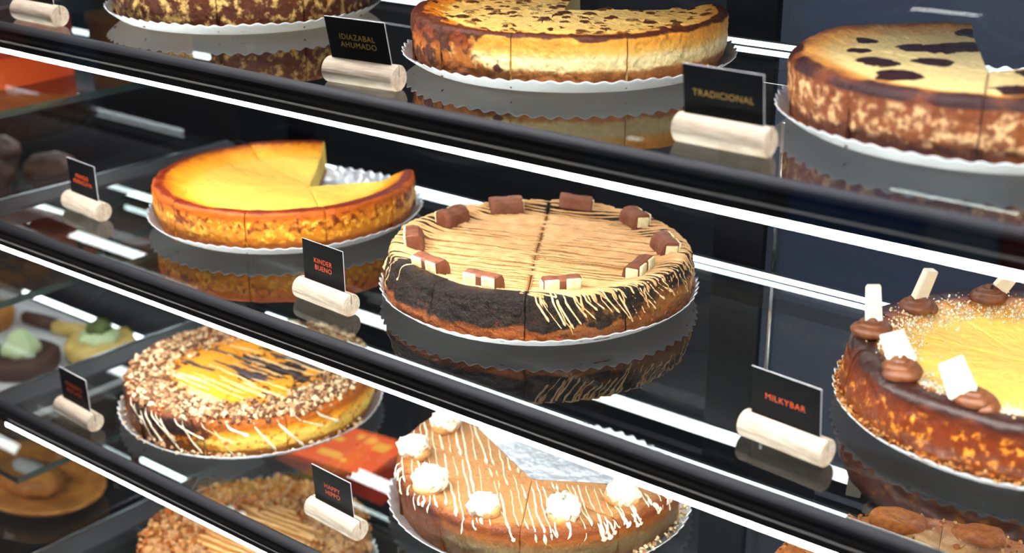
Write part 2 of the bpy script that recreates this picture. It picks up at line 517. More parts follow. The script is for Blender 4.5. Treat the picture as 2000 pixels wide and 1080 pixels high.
# ------------------------------------------------------------------ cheesecakes
class Cake:
    def __init__(s, name, label, shelf, x, y, Rp=0.136, H=0.044, sink=0.0045, seed=0, cutc=(0, 0), cuts=None, missing=(), mat=None, inner=None,
                 amp_top=0.0012, amp_side=0.0018, corner=0.055, taper=0.03, extra=None, res=1.0, sink0=0.66, zb=0.0050, rk=0.945):
        s.name, s.H, s.seed = name, H, Vector((seed * 3.7, seed * 1.3, seed * 0.7))
        s.R = Rp * rk
        s.Rp, s.sink, s.corner, s.taper, s.cutc = Rp, sink, corner, taper, Vector((cutc[0], cutc[1]))
        s.amp_top, s.amp_side, s.extra, s.sink0 = amp_top, amp_side, extra, sink0
        s.zb = zb
        s.root = empty(name, (x, y, S[shelf]))
        tag(s.root, label, 'cake', 'cheesecakes in the case')
        s.board()
        s.slices(cuts or [36 * i for i in range(10)], missing, mat, inner, res)

    def prof(s, pt):
        R_, H, c = s.R, s.H, s.corner * s.R
        a, b = 1 - s.corner, 1 + s.corner
        if pt <= a:
            t = max(0.0, min(1.0, (pt - s.sink0) / (a - 0.02 - s.sink0)))
            t = t * t * (3 - 2 * t)
            return pt * R_, H - s.sink * (1 - t)
        if pt <= b:
            ph = (pt - a) / (b - a) * math.pi / 2
            return R_ - c + c * math.sin(ph), H - c + c * math.cos(ph)
        u = (pt - b) / (2 - b)
        return R_ * (1 - s.taper * u) + 0.0016 * math.sin(math.pi * u), (H - c) * (1 - u) + s.zb * u

    def P(s, th, pt, full=False):
        r, z = s.prof(pt)
        x, y = r * math.cos(th), r * math.sin(th)
        q = Vector((x, y, z))
        n1 = noise.noise(q * 55 + s.seed)
        n2 = noise.noise(q * 190 + s.seed)
        n3 = noise.noise(q * 420 + s.seed)
        ws = max(0.0, min(1.0, (pt - 0.88) / 0.16))
        d = (n1 * 0.6 + n2 * 0.45 + n3 * 0.25)
        z += 0.0016 * noise.noise(Vector((x, y, 0)) * 20 + s.seed) * max(0.0, min(1.0, (pt - 0.7) * 5)) * max(0.0, 1.6 - pt) * 1.6
        r += d * s.amp_side * ws
        z += d * (s.amp_top * (1 - ws) + s.amp_side * 0.7 * ws * max(0.0, 1.25 - pt))
        burn = alt = 0.0
        if s.extra:
            dz, burn, alt = s.extra(th, pt, x, y, n1, n2)
            z += dz
        p = Vector((r * math.cos(th), r * math.sin(th), z))
        return (p, burn, alt) if full else p

    def frame(s, th, pt):
        p = s.P(th, pt)
        e = 0.012
        a = s.P(th + e, pt) - s.P(th - e, pt)
        b = s.P(th, pt + e) - s.P(th, max(0.001, pt - e))
        n = a.cross(b)
        if n.length < 1e-9:
            n = Vector((0, 0, 1))
        n.normalize()
        if n.dot(Vector((p.x, p.y, 0.06))) < 0:
            n = -n
        return p, n

    def top(s, x, y):
        r = math.hypot(x, y)
        return s.frame(math.atan2(y, x), min(r / s.R, 1.0))

    def board(s):
        R_, N, nth = s.Rp, 66, 396
        rings = [(0.0, 0.0022, 0), (0.45, 0.0022, 0), (0.84, 0.0022, 0)]
        for i in range(9):
            t = i / 8
            rings.append((0.875 + 0.125 * t, 0.0024 + 0.0104 * t ** 1.3, t))
        v, f, fm = [], [], []
        rnd = random.Random(int(s.seed.x * 10))
        ph = rnd.random() * 6
        for side in (0, 1):
            for (rr, z, t) in rings:
                for j in range(nth):
                    a = 2 * math.pi * j / nth
                    w = math.cos(N * a + ph)
                    r = rr * R_ + 0.0011 * t * w + 0.0012 * t * noise.noise(Vector((math.cos(a) * 3, math.sin(a) * 3, s.seed.x)))
                    zz = z + 0.0010 * t * w + 0.002 * t * noise.noise(Vector((math.cos(a) * 2.2, math.sin(a) * 2.2, s.seed.x + 5)))
                    v.append((r * math.cos(a), r * math.sin(a), zz - (0.0010 if side else 0)))
        nr = len(rings)
        for side in (0, 1):
            o = side * nr * nth
            for i in range(nr - 1):
                for j in range(nth):
                    j2 = (j + 1) % nth
                    q = (o + i * nth + j, o + (i + 1) * nth + j, o + (i + 1) * nth + j2, o + i * nth + j2)
                    if i == 0:
                        q = (o + j * 0, q[1], q[2])
                    f.append(q if not side else q[::-1])
                    fm.append(side)
        i = nr - 1
        for j in range(nth):
            j2 = (j + 1) % nth
            f.append((i * nth + j, nr * nth + i * nth + j, nr * nth + i * nth + j2, i * nth + j2))
            fm.append(1)
        b = mesh_obj('cake_board', v, f, [M['foil'], M['paper']], s.root, fm)
        b['label'] = 'fluted silver foil board with white rim'

    def slices(s, cuts, missing, mat, inner, res):
        rnd = random.Random(int(s.seed.x * 7) + 3)
        n = len(cuts)
        NT, NS = int(44 * res), int(24 * res)
        for k in range(n):
            if k in missing:
                continue
            a0, a1 = cuts[k], cuts[(k + 1) % n]
            while a1 <= a0:
                a1 += 360
            span = a1 - a0
            nA = max(8, int(span / 36 * 34 * res))
            cols = [i / nA for i in range(nA + 1)]
            g = 0.0002
            dz = rnd.uniform(-0.0004, 0.0004)
            dr = rnd.uniform(-0.0002, 0.0007)
            v, at_pt, at_b, at_a = [], [], [], []
            mid = math.radians((a0 + a1) / 2)
            off = Vector((math.cos(mid) * dr, math.sin(mid) * dr, dz))
            ptl = []
            lim = 1 - s.corner
            for ci, cfr in enumerate(cols):
                th = math.radians(a0 + span * cfr)
                edge = (1.0 if ci in (0, nA) else 0.0)
                sgn = (1 if ci == 0 else -1)
                o2 = Vector((lim * s.R * math.cos(th), lim * s.R * math.sin(th)))
                tang = Vector((-math.sin(th), math.cos(th), 0)) * (sgn * g * edge)
                for i in range(NT + 1):
                    q = s.cutc.lerp(o2, i / NT)
                    rr, tt = q.length, math.atan2(q.y, q.x)
                    pt = rr / s.R
                    p, b, al = s.P(tt, pt, True)
                    p = p + off + tang
                    p.z -= 0.0006 * edge
                    v.append(p); at_pt.append(pt); at_b.append(b); at_a.append(al)
                for i in range(1, NS + 1):
                    pt = lim + (2 - lim) * i / NS
                    p, b, al = s.P(th, pt, True)
                    p = p + off + tang - Vector((math.cos(th), math.sin(th), 0)) * 0.0004 * edge
                    v.append(p); at_pt.append(pt); at_b.append(b); at_a.append(al)
            W = NT + 1 + NS
            f, fm, sm = [], [], []
            for ci in range(nA):
                for i in range(W - 1):
                    f.append((ci * W + i, ci * W + i + 1, (ci + 1) * W + i + 1, (ci + 1) * W + i))
                    fm.append(0); sm.append(True)
            for ci in (0, nA):                      # open faces show the inside, closed cuts the crust; the two cut faces and the underside, on vertices of their own
                base = len(v)
                col = [v[ci * W + i].copy() for i in range(0, W)]
                opened = ((k - 1) % n if ci == 0 else (k + 1) % n) in missing
                rows = 7
                for rw in range(rows):
                    u = rw / (rows - 1)
                    for pi, p in enumerate(col):
                        w = Vector((p.x, p.y, p.z * (1 - u) + s.zb * u))
                        if 0 < u < 1:
                            w += Vector((noise.noise(w * 260), noise.noise(w * 260 + Vector((3, 1, 2))), 0)) * 0.0008
                        v.append(w); at_pt.append(at_pt[ci * W + pi]); at_b.append(max(0.35, at_b[ci * W + pi])); at_a.append(at_a[ci * W + pi])
                for rw in range(rows - 1):
                    for i in range(W - 1):
                        q = (base + rw * W + i, base + rw * W + i + 1, base + (rw + 1) * W + i + 1, base + (rw + 1) * W + i)
                        f.append(q if ci == nA else q[::-1])
                        fm.append(1 if opened else 0); sm.append(True)
            mesh_obj('slice', v, f, [mat, inner], s.root, fm, smooth=sm, attrs={'pt': at_pt, 'burn': at_b, 'alt': at_a})


def inner_mat(name, cream, base):
    m, nt, out = new_mat(name)
    vec = coords(nt)
    sep = nd(nt, 'ShaderNodeSeparateXYZ')
    nt.links.new(vec, sep.inputs[0])
    n = tex_noise(nt, vec, 200, 4)
    t = mth(nt, 'MULTIPLY_ADD', mth(nt, 'SUBTRACT', n, 0.5), 0.006, sep.outputs[2])
    c = mixc(nt, sstep(nt, t, 0.011, 0.014), hexc(base), hexc(cream))
    principled(nt, out, c, 0.6, 0, bumpn(nt, n, 0.0015), 0.25)
    return m


def strands(name, paths, mat, parent, w=0.0011, h=0.0009, kind='stuff', wvar=0.35, seed=0, blob=0.0):
    """paths: lists of (point, normal); joined ribbons of half-round icing"""
    rnd = random.Random(seed)
    v, f = [], []
    K = 5
    for path in paths:
        n = len(path)
        if n < 3:
            continue
        base = len(v)
        ph = rnd.random() * 100
        ws = w * rnd.uniform(1 - wvar, 1 + wvar)
        for i, (p, nn) in enumerate(path):
            t = (path[min(i + 1, n - 1)][0] - path[max(i - 1, 0)][0])
            if t.length < 1e-9:
                t = Vector((1, 0, 0))
            t.normalize()
            sd = nn.cross(t)
            if sd.length < 1e-9:
                sd = Vector((0, 0, 1))
            sd.normalize()
            end = min(1.0, i / 2.0 + 0.25, (n - 1 - i) / 2.0 + 0.25)
            ww = ws * (1 + 0.35 * noise.noise(Vector((i * 0.22 + ph, ph, 0)))) * end
            if blob and i > n - 4:
                ww *= 1 + blob
            hh = h * ww / w
            for k in range(K):
                a = math.pi * k / (K - 1)
                v.append(p + sd * (ww * math.cos(a)) + nn * (hh * 1.25 * math.sin(a) - hh * 0.2))
        for i in range(n - 1):
            for k in range(K - 1):
                f.append((base + i * K + k, base + i * K + k + 1, base + (i + 1) * K + k + 1, base + (i + 1) * K + k))
        f.append(tuple(base + k for k in range(K)))
        f.append(tuple(base + (n - 1) * K + K - 1 - k for k in range(K)))
    o = mesh_obj(name, v, f, mat, parent)
    if kind:
        o['kind'] = kind
    return o


def split_cuts(ck, path, cuts, gap=0.0009, bare=None):
    """break a line of icing where the knife went through"""
    out, cur = [], []
    dirs = []
    for c in cuts:
        e = Vector((ck.R * math.cos(R(c)), ck.R * math.sin(R(c)))) - ck.cutc
        dirs.append(e.normalized())
    for p, n in path:
        v = Vector((p.x, p.y)) - ck.cutc
        near = any(d.dot(v) > 0 and abs(d.x * v.y - d.y * v.x) < gap for d in dirs)
        if bare and not near:
            a = math.degrees(math.atan2(p.y, p.x))
            near = bare[0] < a < bare[1] and math.hypot(p.x, p.y) > ck.R * (bare[2] + 0.03 * noise.noise(p * 60))
        if near:
            if len(cur) > 2:
                out.append(cur)
            cur = []
        else:
            cur.append((p, n))
    if len(cur) > 2:
        out.append(cur)
    return out


def chord(ck, off, az, rnd, rmax=0.97, wob=0.0016, drop0=0.0, drop1=0.0, step=0.0035, lo=-9, hi=9):
    """a line of icing straight across the top in direction az; drop0/1: how far (in pt) it runs down the side at its ends"""
    Rm = ck.R * rmax
    if abs(off) >= Rm:
        return []
    half = math.sqrt(Rm * Rm - off * off)
    d = Vector((math.cos(az), math.sin(az)))
    q = Vector((-d.y, d.x))
    ph = rnd.random() * 50
    pts = []
    s0, s1 = max(-half, lo), min(half, hi)
    if s1 - s0 < 0.008:
        return []
    n = max(4, int((s1 - s0) / step))
    for i in range(n + 1):
        t = s0 + (s1 - s0) * i / n
        w = off + wob * noise.noise(Vector((t * 25, ph, 0))) + wob * 0.4 * noise.noise(Vector((t * 90, ph + 7, 0)))
        pos = d * t + q * w
        pts.append(ck.top(pos.x, pos.y))

    def run(pos, drop, sign):
        th = math.atan2(pos.y, pos.x)
        out = []
        m = max(3, int(drop / 0.05))
        pt0 = rmax
        for i in range(1, m + 1):
            pt = pt0 + (1 - pt0 + drop) * i / m
            th += sign * 0.006 + 0.01 * noise.noise(Vector((i * 0.3, ph, 3)))
            out.append(ck.frame(th, min(pt, 1.97)))
        return out
    if drop1 > 0 and hi > half:
        pts += run(pts[-1][0], drop1, rnd.uniform(0.3, 1.0) * (1 if off < 0 else -1))
    if drop0 > 0 and lo < -half:
        pts = run(pts[0][0], drop0, rnd.uniform(0.3, 1.0) * (-1 if off < 0 else 1))[::-1] + pts
    return pts


def crumbs(name, pts, mats, parent, smin, smax, seed, flat=1.0, weights=None, label=None):
    """pts: (point, normal); joined irregular chunks"""
    rnd = random.Random(seed)
    v, f, fm = [], [], []
    cube = [(-1, -1, -1), (1, -1, -1), (1, 1, -1), (-1, 1, -1), (-1, -1, 1), (1, -1, 1), (1, 1, 1), (-1, 1, 1)]
    qf = [(0, 3, 2, 1), (4, 5, 6, 7), (0, 1, 5, 4), (1, 2, 6, 5), (2, 3, 7, 6), (3, 0, 4, 7)]
    for p, n in pts:
        s = rnd.uniform(smin, smax) * rnd.uniform(0.7, 1.2)
        rot = Matrix.Rotation(rnd.uniform(0, 6.28), 3, 'X') @ Matrix.Rotation(rnd.uniform(0, 6.28), 3, 'Y') @ Matrix.Rotation(rnd.uniform(0, 6.28), 3, 'Z')
        sx = Vector((rnd.uniform(0.5, 1.2), rnd.uniform(0.4, 1.0), rnd.uniform(0.4, 1.0) * flat))
        b = len(v)
        for c in cube:
            q = Vector([c[i] * sx[i] * rnd.uniform(0.55, 1.0) for i in range(3)]) * s * 0.5
            v.append(p + rot @ q + n * s * 0.22)
        mi = rnd.choices(range(len(mats)), weights)[0]
        for q in qf:
            f.append(tuple(b + i for i in q)); fm.append(mi)
    o = mesh_obj(name, v, f, mats, parent, fm, smooth=False)
    o['kind'] = 'stuff'
    if label:
        o['label'] = label
    return o


def aim(p, n, tang):
    """matrix with z along n, x along tang"""
    z = n.normalized()
    x = (tang - z * tang.dot(z)).normalized()
    y = z.cross(x)
    return Matrix((x, y, z)).transposed()


def sm01(x, a, b):
    t = max(0.0, min(1.0, (x - a) / (b - a)))
    return t * t * (3 - 2 * t)


def adiff(a, b):
    return (a - b + 180) % 360 - 180


# --- dark speckled cake, top left
mat1 = mat_cake('cake_dark_speckled', [(0, '#e8b050'), (0.7, '#d89038'), (0.92, '#6a2c0c'), (1.1, '#5a250c'), (1.6, '#4a1e0a'), (2, '#7a3c14')],
                mottle='#f0c878', mscale=110, mlo=0.48, mhi=0.70, mrange=(0.95, 2.1))
in_cream = inner_mat('cream_inside', '#f3d488', '#8e5526')
in_yellow = inner_mat('yellow_inside', '#f6cf62', '#9a5a24')
in_tan = inner_mat('tan_inside', '#c79a62', '#7d4b22')
c1 = Cake('cheesecake', 'dark brown speckled cheesecake cut off by the top edge, beside the smoked-cheese sign', 1, -1.022, 0.870, Rp=0.128, seed=1,
          cuts=[20 + 36 * i for i in range(10)], mat=mat1, inner=in_cream, amp_side=0.0022)

# --- blistered cake, top centre
rnd = random.Random(22)
blist = []
while len(blist) < 260:
    a, r = rnd.uniform(0, 6.283), 0.118 * math.sqrt(rnd.random())
    p = (r * math.cos(a), r * math.sin(a))
    rad = rnd.choice([0.002, 0.0025, 0.003, 0.004, 0.005, 0.0065])
    if all(math.hypot(p[0] - q[0], p[1] - q[1]) > (rad + q[2]) * 0.72 for q in blist):
        blist.append((p[0], p[1], rad, rnd.uniform(0.45, 1.0)))
bgrid = {}
for b in blist:
    for ix in range(-1, 2):
        for iy in range(-1, 2):
            bgrid.setdefault((int(b[0] // 0.012) + ix, int(b[1] // 0.012) + iy), []).append(b)


def ex2(th, pt, x, y, n1, n2):
    burn, dz = 0.0, 0.0
    if pt < 0.93:
        for bx, by, br, bs in bgrid.get((int(x // 0.012), int(y // 0.012)), ()):
            d = math.hypot(x - bx, y - by) / br
            if d < 1:
                h = math.sqrt(1 - d * d)
                dz = max(dz, h * br * 0.38)
                burn = max(burn, bs * sm01(h, 0.05, 0.65))
    a = math.degrees(th)
    left = sm01(abs(adiff(a, -135)), 75, 25)
    burn = max(burn, sm01(abs(pt - 0.97 - n1 * 0.03), 0.065, 0.03) * (0.95 + n1 * 0.4))
    if pt > 0.95:
        burn = max(burn, sm01(n1 * 0.8 + n2 * 0.5 + left * 0.55 - sm01(pt, 1.1, 1.7) * 0.25, 0.18, 0.6) * 0.8 * sm01(abs(adiff(a, -125)), 85, 50))
    alt = sm01(pt, 0.7, 0.9) * left * 1.05
    return dz, burn, alt


mat2 = mat_cake('cake_blistered', [(0, '#fbd88c'), (0.80, '#f7c568'), (0.95, '#e79a34'), (1.08, '#eaa03a'), (1.25, '#f3bb5a'), (1.40, '#fdeab2'), (1.57, '#fbe0a0'),
                                   (1.66, '#bb7a42'), (2, '#94501f')], burn='#4e1f0a', burn_noise=0.25, lo_amp=0.10,
                alt=[(0, '#f3b040'), (0.85, '#d8801c'), (0.98, '#7a2e0a'), (1.2, '#8e3c0e'), (1.5, '#c87420'), (1.7, '#a05a22'), (2, '#7a3f18')], alt_noise=0.5)
c2 = Cake('cheesecake', 'cheesecake with blistered cream top and a wedge missing at the back, beside the smoked-cheese sign', 1, -0.6524, 0.8862, Rp=0.1320, seed=2,
          cutc=(-0.012, 0.01), cuts=[46, 84, 122, 156, 192, 228, 257, 287, 326, 4], missing=(0, 1), mat=mat2, inner=in_cream, extra=ex2, res=1.55,
          sink=0.0045, amp_side=0.0024, H=0.0435, corner=0.035, sink0=0.74)

# --- cake with large dark patches, top right
spots3 = [(-141, 0.072, 0.018, 0.019), (-113, 0.076, 0.019, 0.017), (-141, 0.040, 0.016, 0.015), (160, 0.052, 0.024, 0.019), (125, 0.050, 0.022, 0.020),
          (-58, 0.086, 0.022, 0.020), (-20, 0.045, 0.019, 0.020), (170, 0.094, 0.009, 0.008), (-170, 0.086, 0.010, 0.008), (20, 0.08, 0.022, 0.018), (118, 0.098, 0.020, 0.010)]


def ex3(th, pt, x, y, n1, n2):
    burn = 0.0
    if pt < 0.95:
        ux, uy = 0.78, 0.625        # long axis of the patches
        for a, r, la, lb in spots3:
            dx, dy = x - r * math.cos(math.radians(a)), y - r * math.sin(math.radians(a))
            d = math.hypot((dx * ux + dy * uy) / la, (-dx * uy + dy * ux) / lb) + n1 * 0.5 + n2 * 0.15
            burn = max(burn, sm01(d, 1.0, 0.7))
    burn = max(burn, sm01(abs(pt - 1.0), 0.10, 0.05) * (0.62 + n1 * 0.55) * sm01(abs(adiff(math.degrees(th), -95)), 110, 60))
    alt = sm01(pt, 0.8, 0.98) * sm01(abs(adiff(math.degrees(th), 120)), 80, 40)
    return 0.0, burn, alt


mat3 = mat_cake('cake_patched', [(0, '#fbe6a8'), (0.74, '#f8dc94'), (0.88, '#e2a04a'), (0.98, '#743818'), (1.12, '#8a461c'), (1.55, '#8e4e22'), (1.75, '#6e3c1e'), (2, '#8a4a24')],
                mottle='#ffcf96', mscale=150, mlo=0.46, mhi=0.68, mrange=(1.04, 1.78), burn='#341614', burn_noise=0.22, lo_amp=0.08,
                alt=[(0, '#fbe0a0'), (0.82, '#d69a50'), (0.95, '#8a5028'), (1.2, '#7a4420'), (2, '#7a4420')])
c3 = Cake('cheesecake', 'tall cheesecake with large dark brown patches on its pale top, at the top right', 1, -0.3148, 0.8917, Rp=0.136, seed=3, cutc=(0.010, -0.030),
          cuts=[48, 82, 117, 147, 180, 216, 252, 289, 325, 3], missing=(0, 1), mat=mat3, inner=in_cream, extra=ex3, res=1.3, H=0.0475, sink=0.0045, sink0=0.74)


# --- plain yellow cake, middle shelf
def ex4(th, pt, x, y, n1, n2):
    burn = sm01(abs(pt - 0.96), 0.06, 0.03) * (0.85 + n1 * 0.6)
    burn = max(burn, sm01(pt, 1.0, 1.1) * sm01(pt, 1.65, 1.4) * sm01(n1 * 0.6 + n2 * 0.9, -0.4, 0.5) * 0.66)
    return 0.0, burn, 0.0


mat4 = mat_cake('cake_yellow', [(0, '#ffd464'), (0.66, '#ffce58'), (0.77, '#ffb834'), (0.86, '#f29414'), (0.93, '#a24208'), (1.10, '#c8640c'), (1.45, '#e28c1c'), (1.68, '#d5801e'), (1.78, '#b0622a'), (2, '#9a541c')],
                mottle='#ffbe44', mscale=170, mlo=0.48, mhi=0.64, mrange=(1.12, 1.78), burn='#701f04', burn_noise=0.42, lo_amp=0.06, grime=0.03, bump=0.0009)
c4 = Cake('cheesecake', 'bright yellow cheesecake with a wedge missing at the back right, on the middle shelf', 2, -1.0041, 0.8908, Rp=0.136, seed=4, cutc=(0.030, 0.004),
          cuts=[45, 82, 118, 156, 192, 228, 264, 301, 334, 9], missing=(0, 1), mat=mat4, inner=in_yellow, extra=ex4, H=0.0445, sink=0.0095, sink0=0.72, corner=0.032, amp_side=0.0024)


# --- cake with caramel drizzle and chocolate wafer pieces, centre
def ex5(th, pt, x, y, n1, n2):
    a = math.degrees(th)
    alt = sm01(abs(adiff(a, 0)), 75, 30) * sm01(pt, 1.0, 1.1)
    burn = sm01(pt, 0.84, 0.96) * sm01(abs(adiff(a, -100)), 110, 70) * (0.84 + n1 * 0.35 + n2 * 0.35) * sm01(pt, 1.75 + n1 * 0.1, 1.62 + n1 * 0.1)
    burn = max(burn, sm01(pt, 0.70, 0.84) * sm01(pt, 1.5, 1.1) * (0.75 + n1 * 0.9))
    return 0.0, burn, alt


mat5 = mat_cake('cake_dark_crust', [(0, '#bf8a50'), (0.72, '#b07a42'), (0.85, '#5a2e14'), (1.02, '#4a2410'), (1.4, '#4a200e'), (1.7, '#7a3a14'), (1.80, '#a5571e'), (2, '#8e4a1a')],
                mottle='#8c4a1c', mscale=110, mlo=0.52, mhi=0.64, mrange=(1.2, 1.75), burn='#1b0d07', burn_noise=0.6, rough=0.5, bump=0.0030, bscale=420,
                alt=[(0, '#dba255'), (0.9, '#7a4620'), (1.05, '#54301a'), (1.3, '#7a4a22'), (1.5, '#9a6426'), (1.8, '#7e4620'), (2, '#7a4018')], alt_noise=0.4)
c5 = Cake('cheesecake', 'whole cheesecake with caramel drizzle lines and chocolate wafer pieces around its rim', 2, -0.6777, 0.8818, Rp=0.136, seed=5, cutc=(0.006, -0.012),
          cuts=[-57 + 36 * i for i in range(10)], mat=mat5, inner=in_tan, extra=ex5, amp_side=0.0036, amp_top=0.0008, H=0.0445, sink=0.0060, res=1.25, rk=0.935, taper=-0.035, zb=0.0095, sink0=0.74, corner=0.035)
rnd = random.Random(5)
lines = []
o_ = -0.124
while o_ < 0.125:
    az = R(20) + rnd.uniform(-0.035, 0.035)
    right = rnd.uniform(0.2, 0.9) if (rnd.random() < 0.22 and o_ < 0.07) else rnd.uniform(0.02, 0.15)
    left = rnd.uniform(0.1, 0.7) if (rnd.random() < 0.25 and o_ < 0.02) else 0.05
    lines += split_cuts(c5, chord(c5, o_, az, rnd, 0.985, 0.0026, left, right, step=0.0017), [-57, 123], 0.0007, (-122, -60, 0.885))
    o_ += rnd.uniform(0.0026, 0.0052)
strands('caramel_drizzle', lines, M['caramel_drizzle'], c5.root, 0.00088, 0.0011, seed=5)
# loose runs of icing down the right-hand and left-hand sides
drips = []
for i in range(46):
    rt_side = i < 34
    th = R(-54 + 84 * (i + rnd.uniform(-0.4, 0.4)) / 34) if rt_side else R(rnd.uniform(-152, -112))
    p0, n = rnd.uniform(0.88, 0.96), 16
    sl = rnd.uniform(0.09, 0.14) if rt_side else rnd.uniform(-0.12, 0.02)
    dr = rnd.uniform(0.35, 0.98)
    drips.append([c5.frame(th + sl * k / n, min(1.97, p0 + dr * k / n)) for k in range(n + 1)])
strands('icing_drips', drips, M['cream_drizzle'], c5.root, 0.00062, 0.0007, seed=6, wvar=0.6, blob=0.5)


def wafer_piece(ck, ang, r, spin=0.0, tip=0.0, L=0.024):
    th = R(ang)
    p, n = ck.top(r * math.cos(th), r * math.sin(th))
    rad = Vector((math.cos(th), math.sin(th), 0))
    tan = Vector((-math.sin(th), math.cos(th), 0))
    root_rot = aim(p, Vector((0, 0, 1)) + rad * tip, tan) @ Matrix.Rotation(spin, 3, 'Z')
    bm = bmesh.new()
    # half-round bar: y towards the cake's middle (rounded chocolate), -y outwards (cut face)
    prof = [(-0.0060, -0.002), (-0.0060, 0.0105), (-0.0045, 0.0122), (0.0, 0.0126), (0.0040, 0.0112), (0.0066, 0.0076), (0.0074, 0.003), (0.0072, -0.002)]
    rows = []
    xs = [-L / 2, -L / 2 + 0.001, -L * 0.25, -0.002, 0.002, L * 0.25, L / 2 - 0.001, L / 2]
    sc_ = [0.93, 1.0, 1.02, 0.97, 0.97, 1.02, 1.0, 0.93]
    for x, k in zip(xs, sc_):
        rows.append([bm.verts.new((x, y * k, z * k if z > 0 else z)) for y, z in prof])
    for a_, b_ in zip(rows, rows[1:]):
        for i in range(len(prof)):
            j = (i + 1) % len(prof)
            bm.faces.new((a_[i], b_[i], b_[j], a_[j]))
    bm.faces.new(rows[0])
    bm.faces.new(rows[-1][::-1])
    bmesh.ops.recalc_face_normals(bm, faces=bm.faces)
    bmesh.ops.bevel(bm, geom=[e for e in bm.edges if e.calc_face_angle(0) > 0.9], offset=0.0009, segments=2, affect='EDGES')
    w = from_bm('wafer_piece', bm, M['choc'], ck.root, smooth=False)
    w.matrix_local = Matrix.Translation(p - Vector((0, 0, 0.0006))) @ root_rot.to_4x4() @ Matrix.Diagonal((1.28, 1.2, 1.05, 1.0))
    for sgn in (-1, 1):
        x0, x1 = (0.0022, L / 2 - 0.0004)
        if sgn < 0:
            x0, x1 = -x1, -x0
        box('filling', (x0, -0.0069, 0.0002), (x1, -0.0050, 0.0118), M['filling'], w, 0.0008, 2, smooth=True)
    # creamy broken end
    box('filling', (-L / 2 - 0.0008, -0.0045, 0.0006), (-L / 2 + 0.001, 0.0045, 0.0095), M['filling'], w, 0.0008, 2, smooth=True)
    return w


for a, r, sp, tp in [(176, 0.104, 0.1, 0.1), (144, 0.107, -0.1, 0.15), (110, 0.110, 0.3, 0.5), (75, 0.108, -0.25, 0.1), (35, 0.107, 0.3, 0.1),
                     (3, 0.099, 0.15, 0.0), (-42, 0.097, 0.05, 0.0), (-78, 0.101, -0.1, 0.0), (-110, 0.104, 0.2, 0.1), (-146, 0.107, 0.15, 0.1)]:
    wafer_piece(c5, a, r, sp, tp)


# --- cake with chocolate rosettes and white chocolate bars, right
def ex6(th, pt, x, y, n1, n2):
    burn = sm01(abs(pt - 0.95), 0.15, 0.06) * (0.78 + n1 * 0.7)
    return 0.0, burn, 0.0


mat6 = mat_cake('cake_glazed_rim', [(0, '#ffd266'), (0.68, '#ffcc5c'), (0.76, '#f2a638'), (0.85, '#8a400e'), (1.05, '#54200c'), (1.3, '#6e2a0a'), (1.7, '#6c2e0c'), (1.82, '#7a3c12'), (2, '#8a4a18')],
                mottle='#e8962a', mscale=130, mlo=0.52, mhi=0.72, mrange=(1.08, 1.8), burn='#2e120c', burn_noise=0.2, rough=0.34, lo_amp=0.06, coat=0.2, grime=0.04, bump=0.0008)
c6 = Cake('cheesecake', 'yellow cheesecake topped with chocolate rosettes and upright white chocolate bars', 2, -0.2665, 0.908, Rp=0.1325, seed=6,
          cuts=[1 + 36 * i for i in range(10)], mat=mat6, inner=in_yellow, extra=ex6, H=0.049, sink=0.009, corner=0.07, amp_side=0.002, rk=0.93, taper=-0.03, zb=0.0085)


def rosette(ck, ang, r, sc_=1.0, seed=0):
    th = R(ang)
    p, n = ck.top(r * math.cos(th), r * math.sin(th))
    v, f = [], []
    turns, N, K = 2.6, 70, 10
    for i in range(N + 1):
        t = i / N
        a = turns * 2 * math.pi * t + seed
        rr = (0.0125 * (1 - t) ** 0.75 + 0.0008) * sc_
        zz = (0.0035 + 0.0105 * t) * sc_
        tr = (0.0056 * (1 - 0.45 * t)) * sc_ * min(1, 0.3 + i / 4)
        c = Vector((rr * math.cos(a), rr * math.sin(a), zz))
        rad = Vector((math.cos(a), math.sin(a), 0))
        for k in range(K):
            b = 2 * math.pi * k / K
            w = tr * (1 + 0.12 * math.cos(b * 3 + 1))
            v.append(c + rad * (w * math.cos(b)) + Vector((0, 0, w * math.sin(b))))
    for i in range(N):
        for k in range(K):
            f.append((i * K + k, i * K + (k + 1) % K, (i + 1) * K + (k + 1) % K, (i + 1) * K + k))
    f.append(tuple(range(K - 1, -1, -1)))
    f.append(tuple(N * K + k for k in range(K)))
    return mesh_obj('chocolate_rosette', v, f, M['ganache'], ck.root, loc=(p.x, p.y, p.z - 0.002)), p


def white_bar(ck, loc, rot, L=0.026, W=0.016, T=0.0065):
    bm = bmesh.new()
    bmesh.ops.create_cube(bm, size=1.0)
    for v in bm.verts:
        k = 0.88 if v.co.z > 0 else 1.0
        v.co = Vector((v.co.x * W * k, v.co.y * T, (v.co.z + 0.5) * L))
        if v.co.y > 0:
            v.co.x *= 0.86
    bmesh.ops.bevel(bm, geom=list(bm.edges), offset=0.0006, segments=2, affect='EDGES')
    return from_bm('white_chocolate_bar', bm, M['whitechoc'], ck.root, False, loc, rot)


ros = {}
for i, (a, r) in enumerate([(163, 0.101), (127, 0.102), (-159, 0.108), (-122, 0.107), (-90, 0.105), (-50, 0.105), (-14, 0.105), (20, 0.105), (55, 0.105), (91, 0.105)]):
    o, p = rosette(c6, a, r, 0.86, i * 1.3)
    ros[a] = p
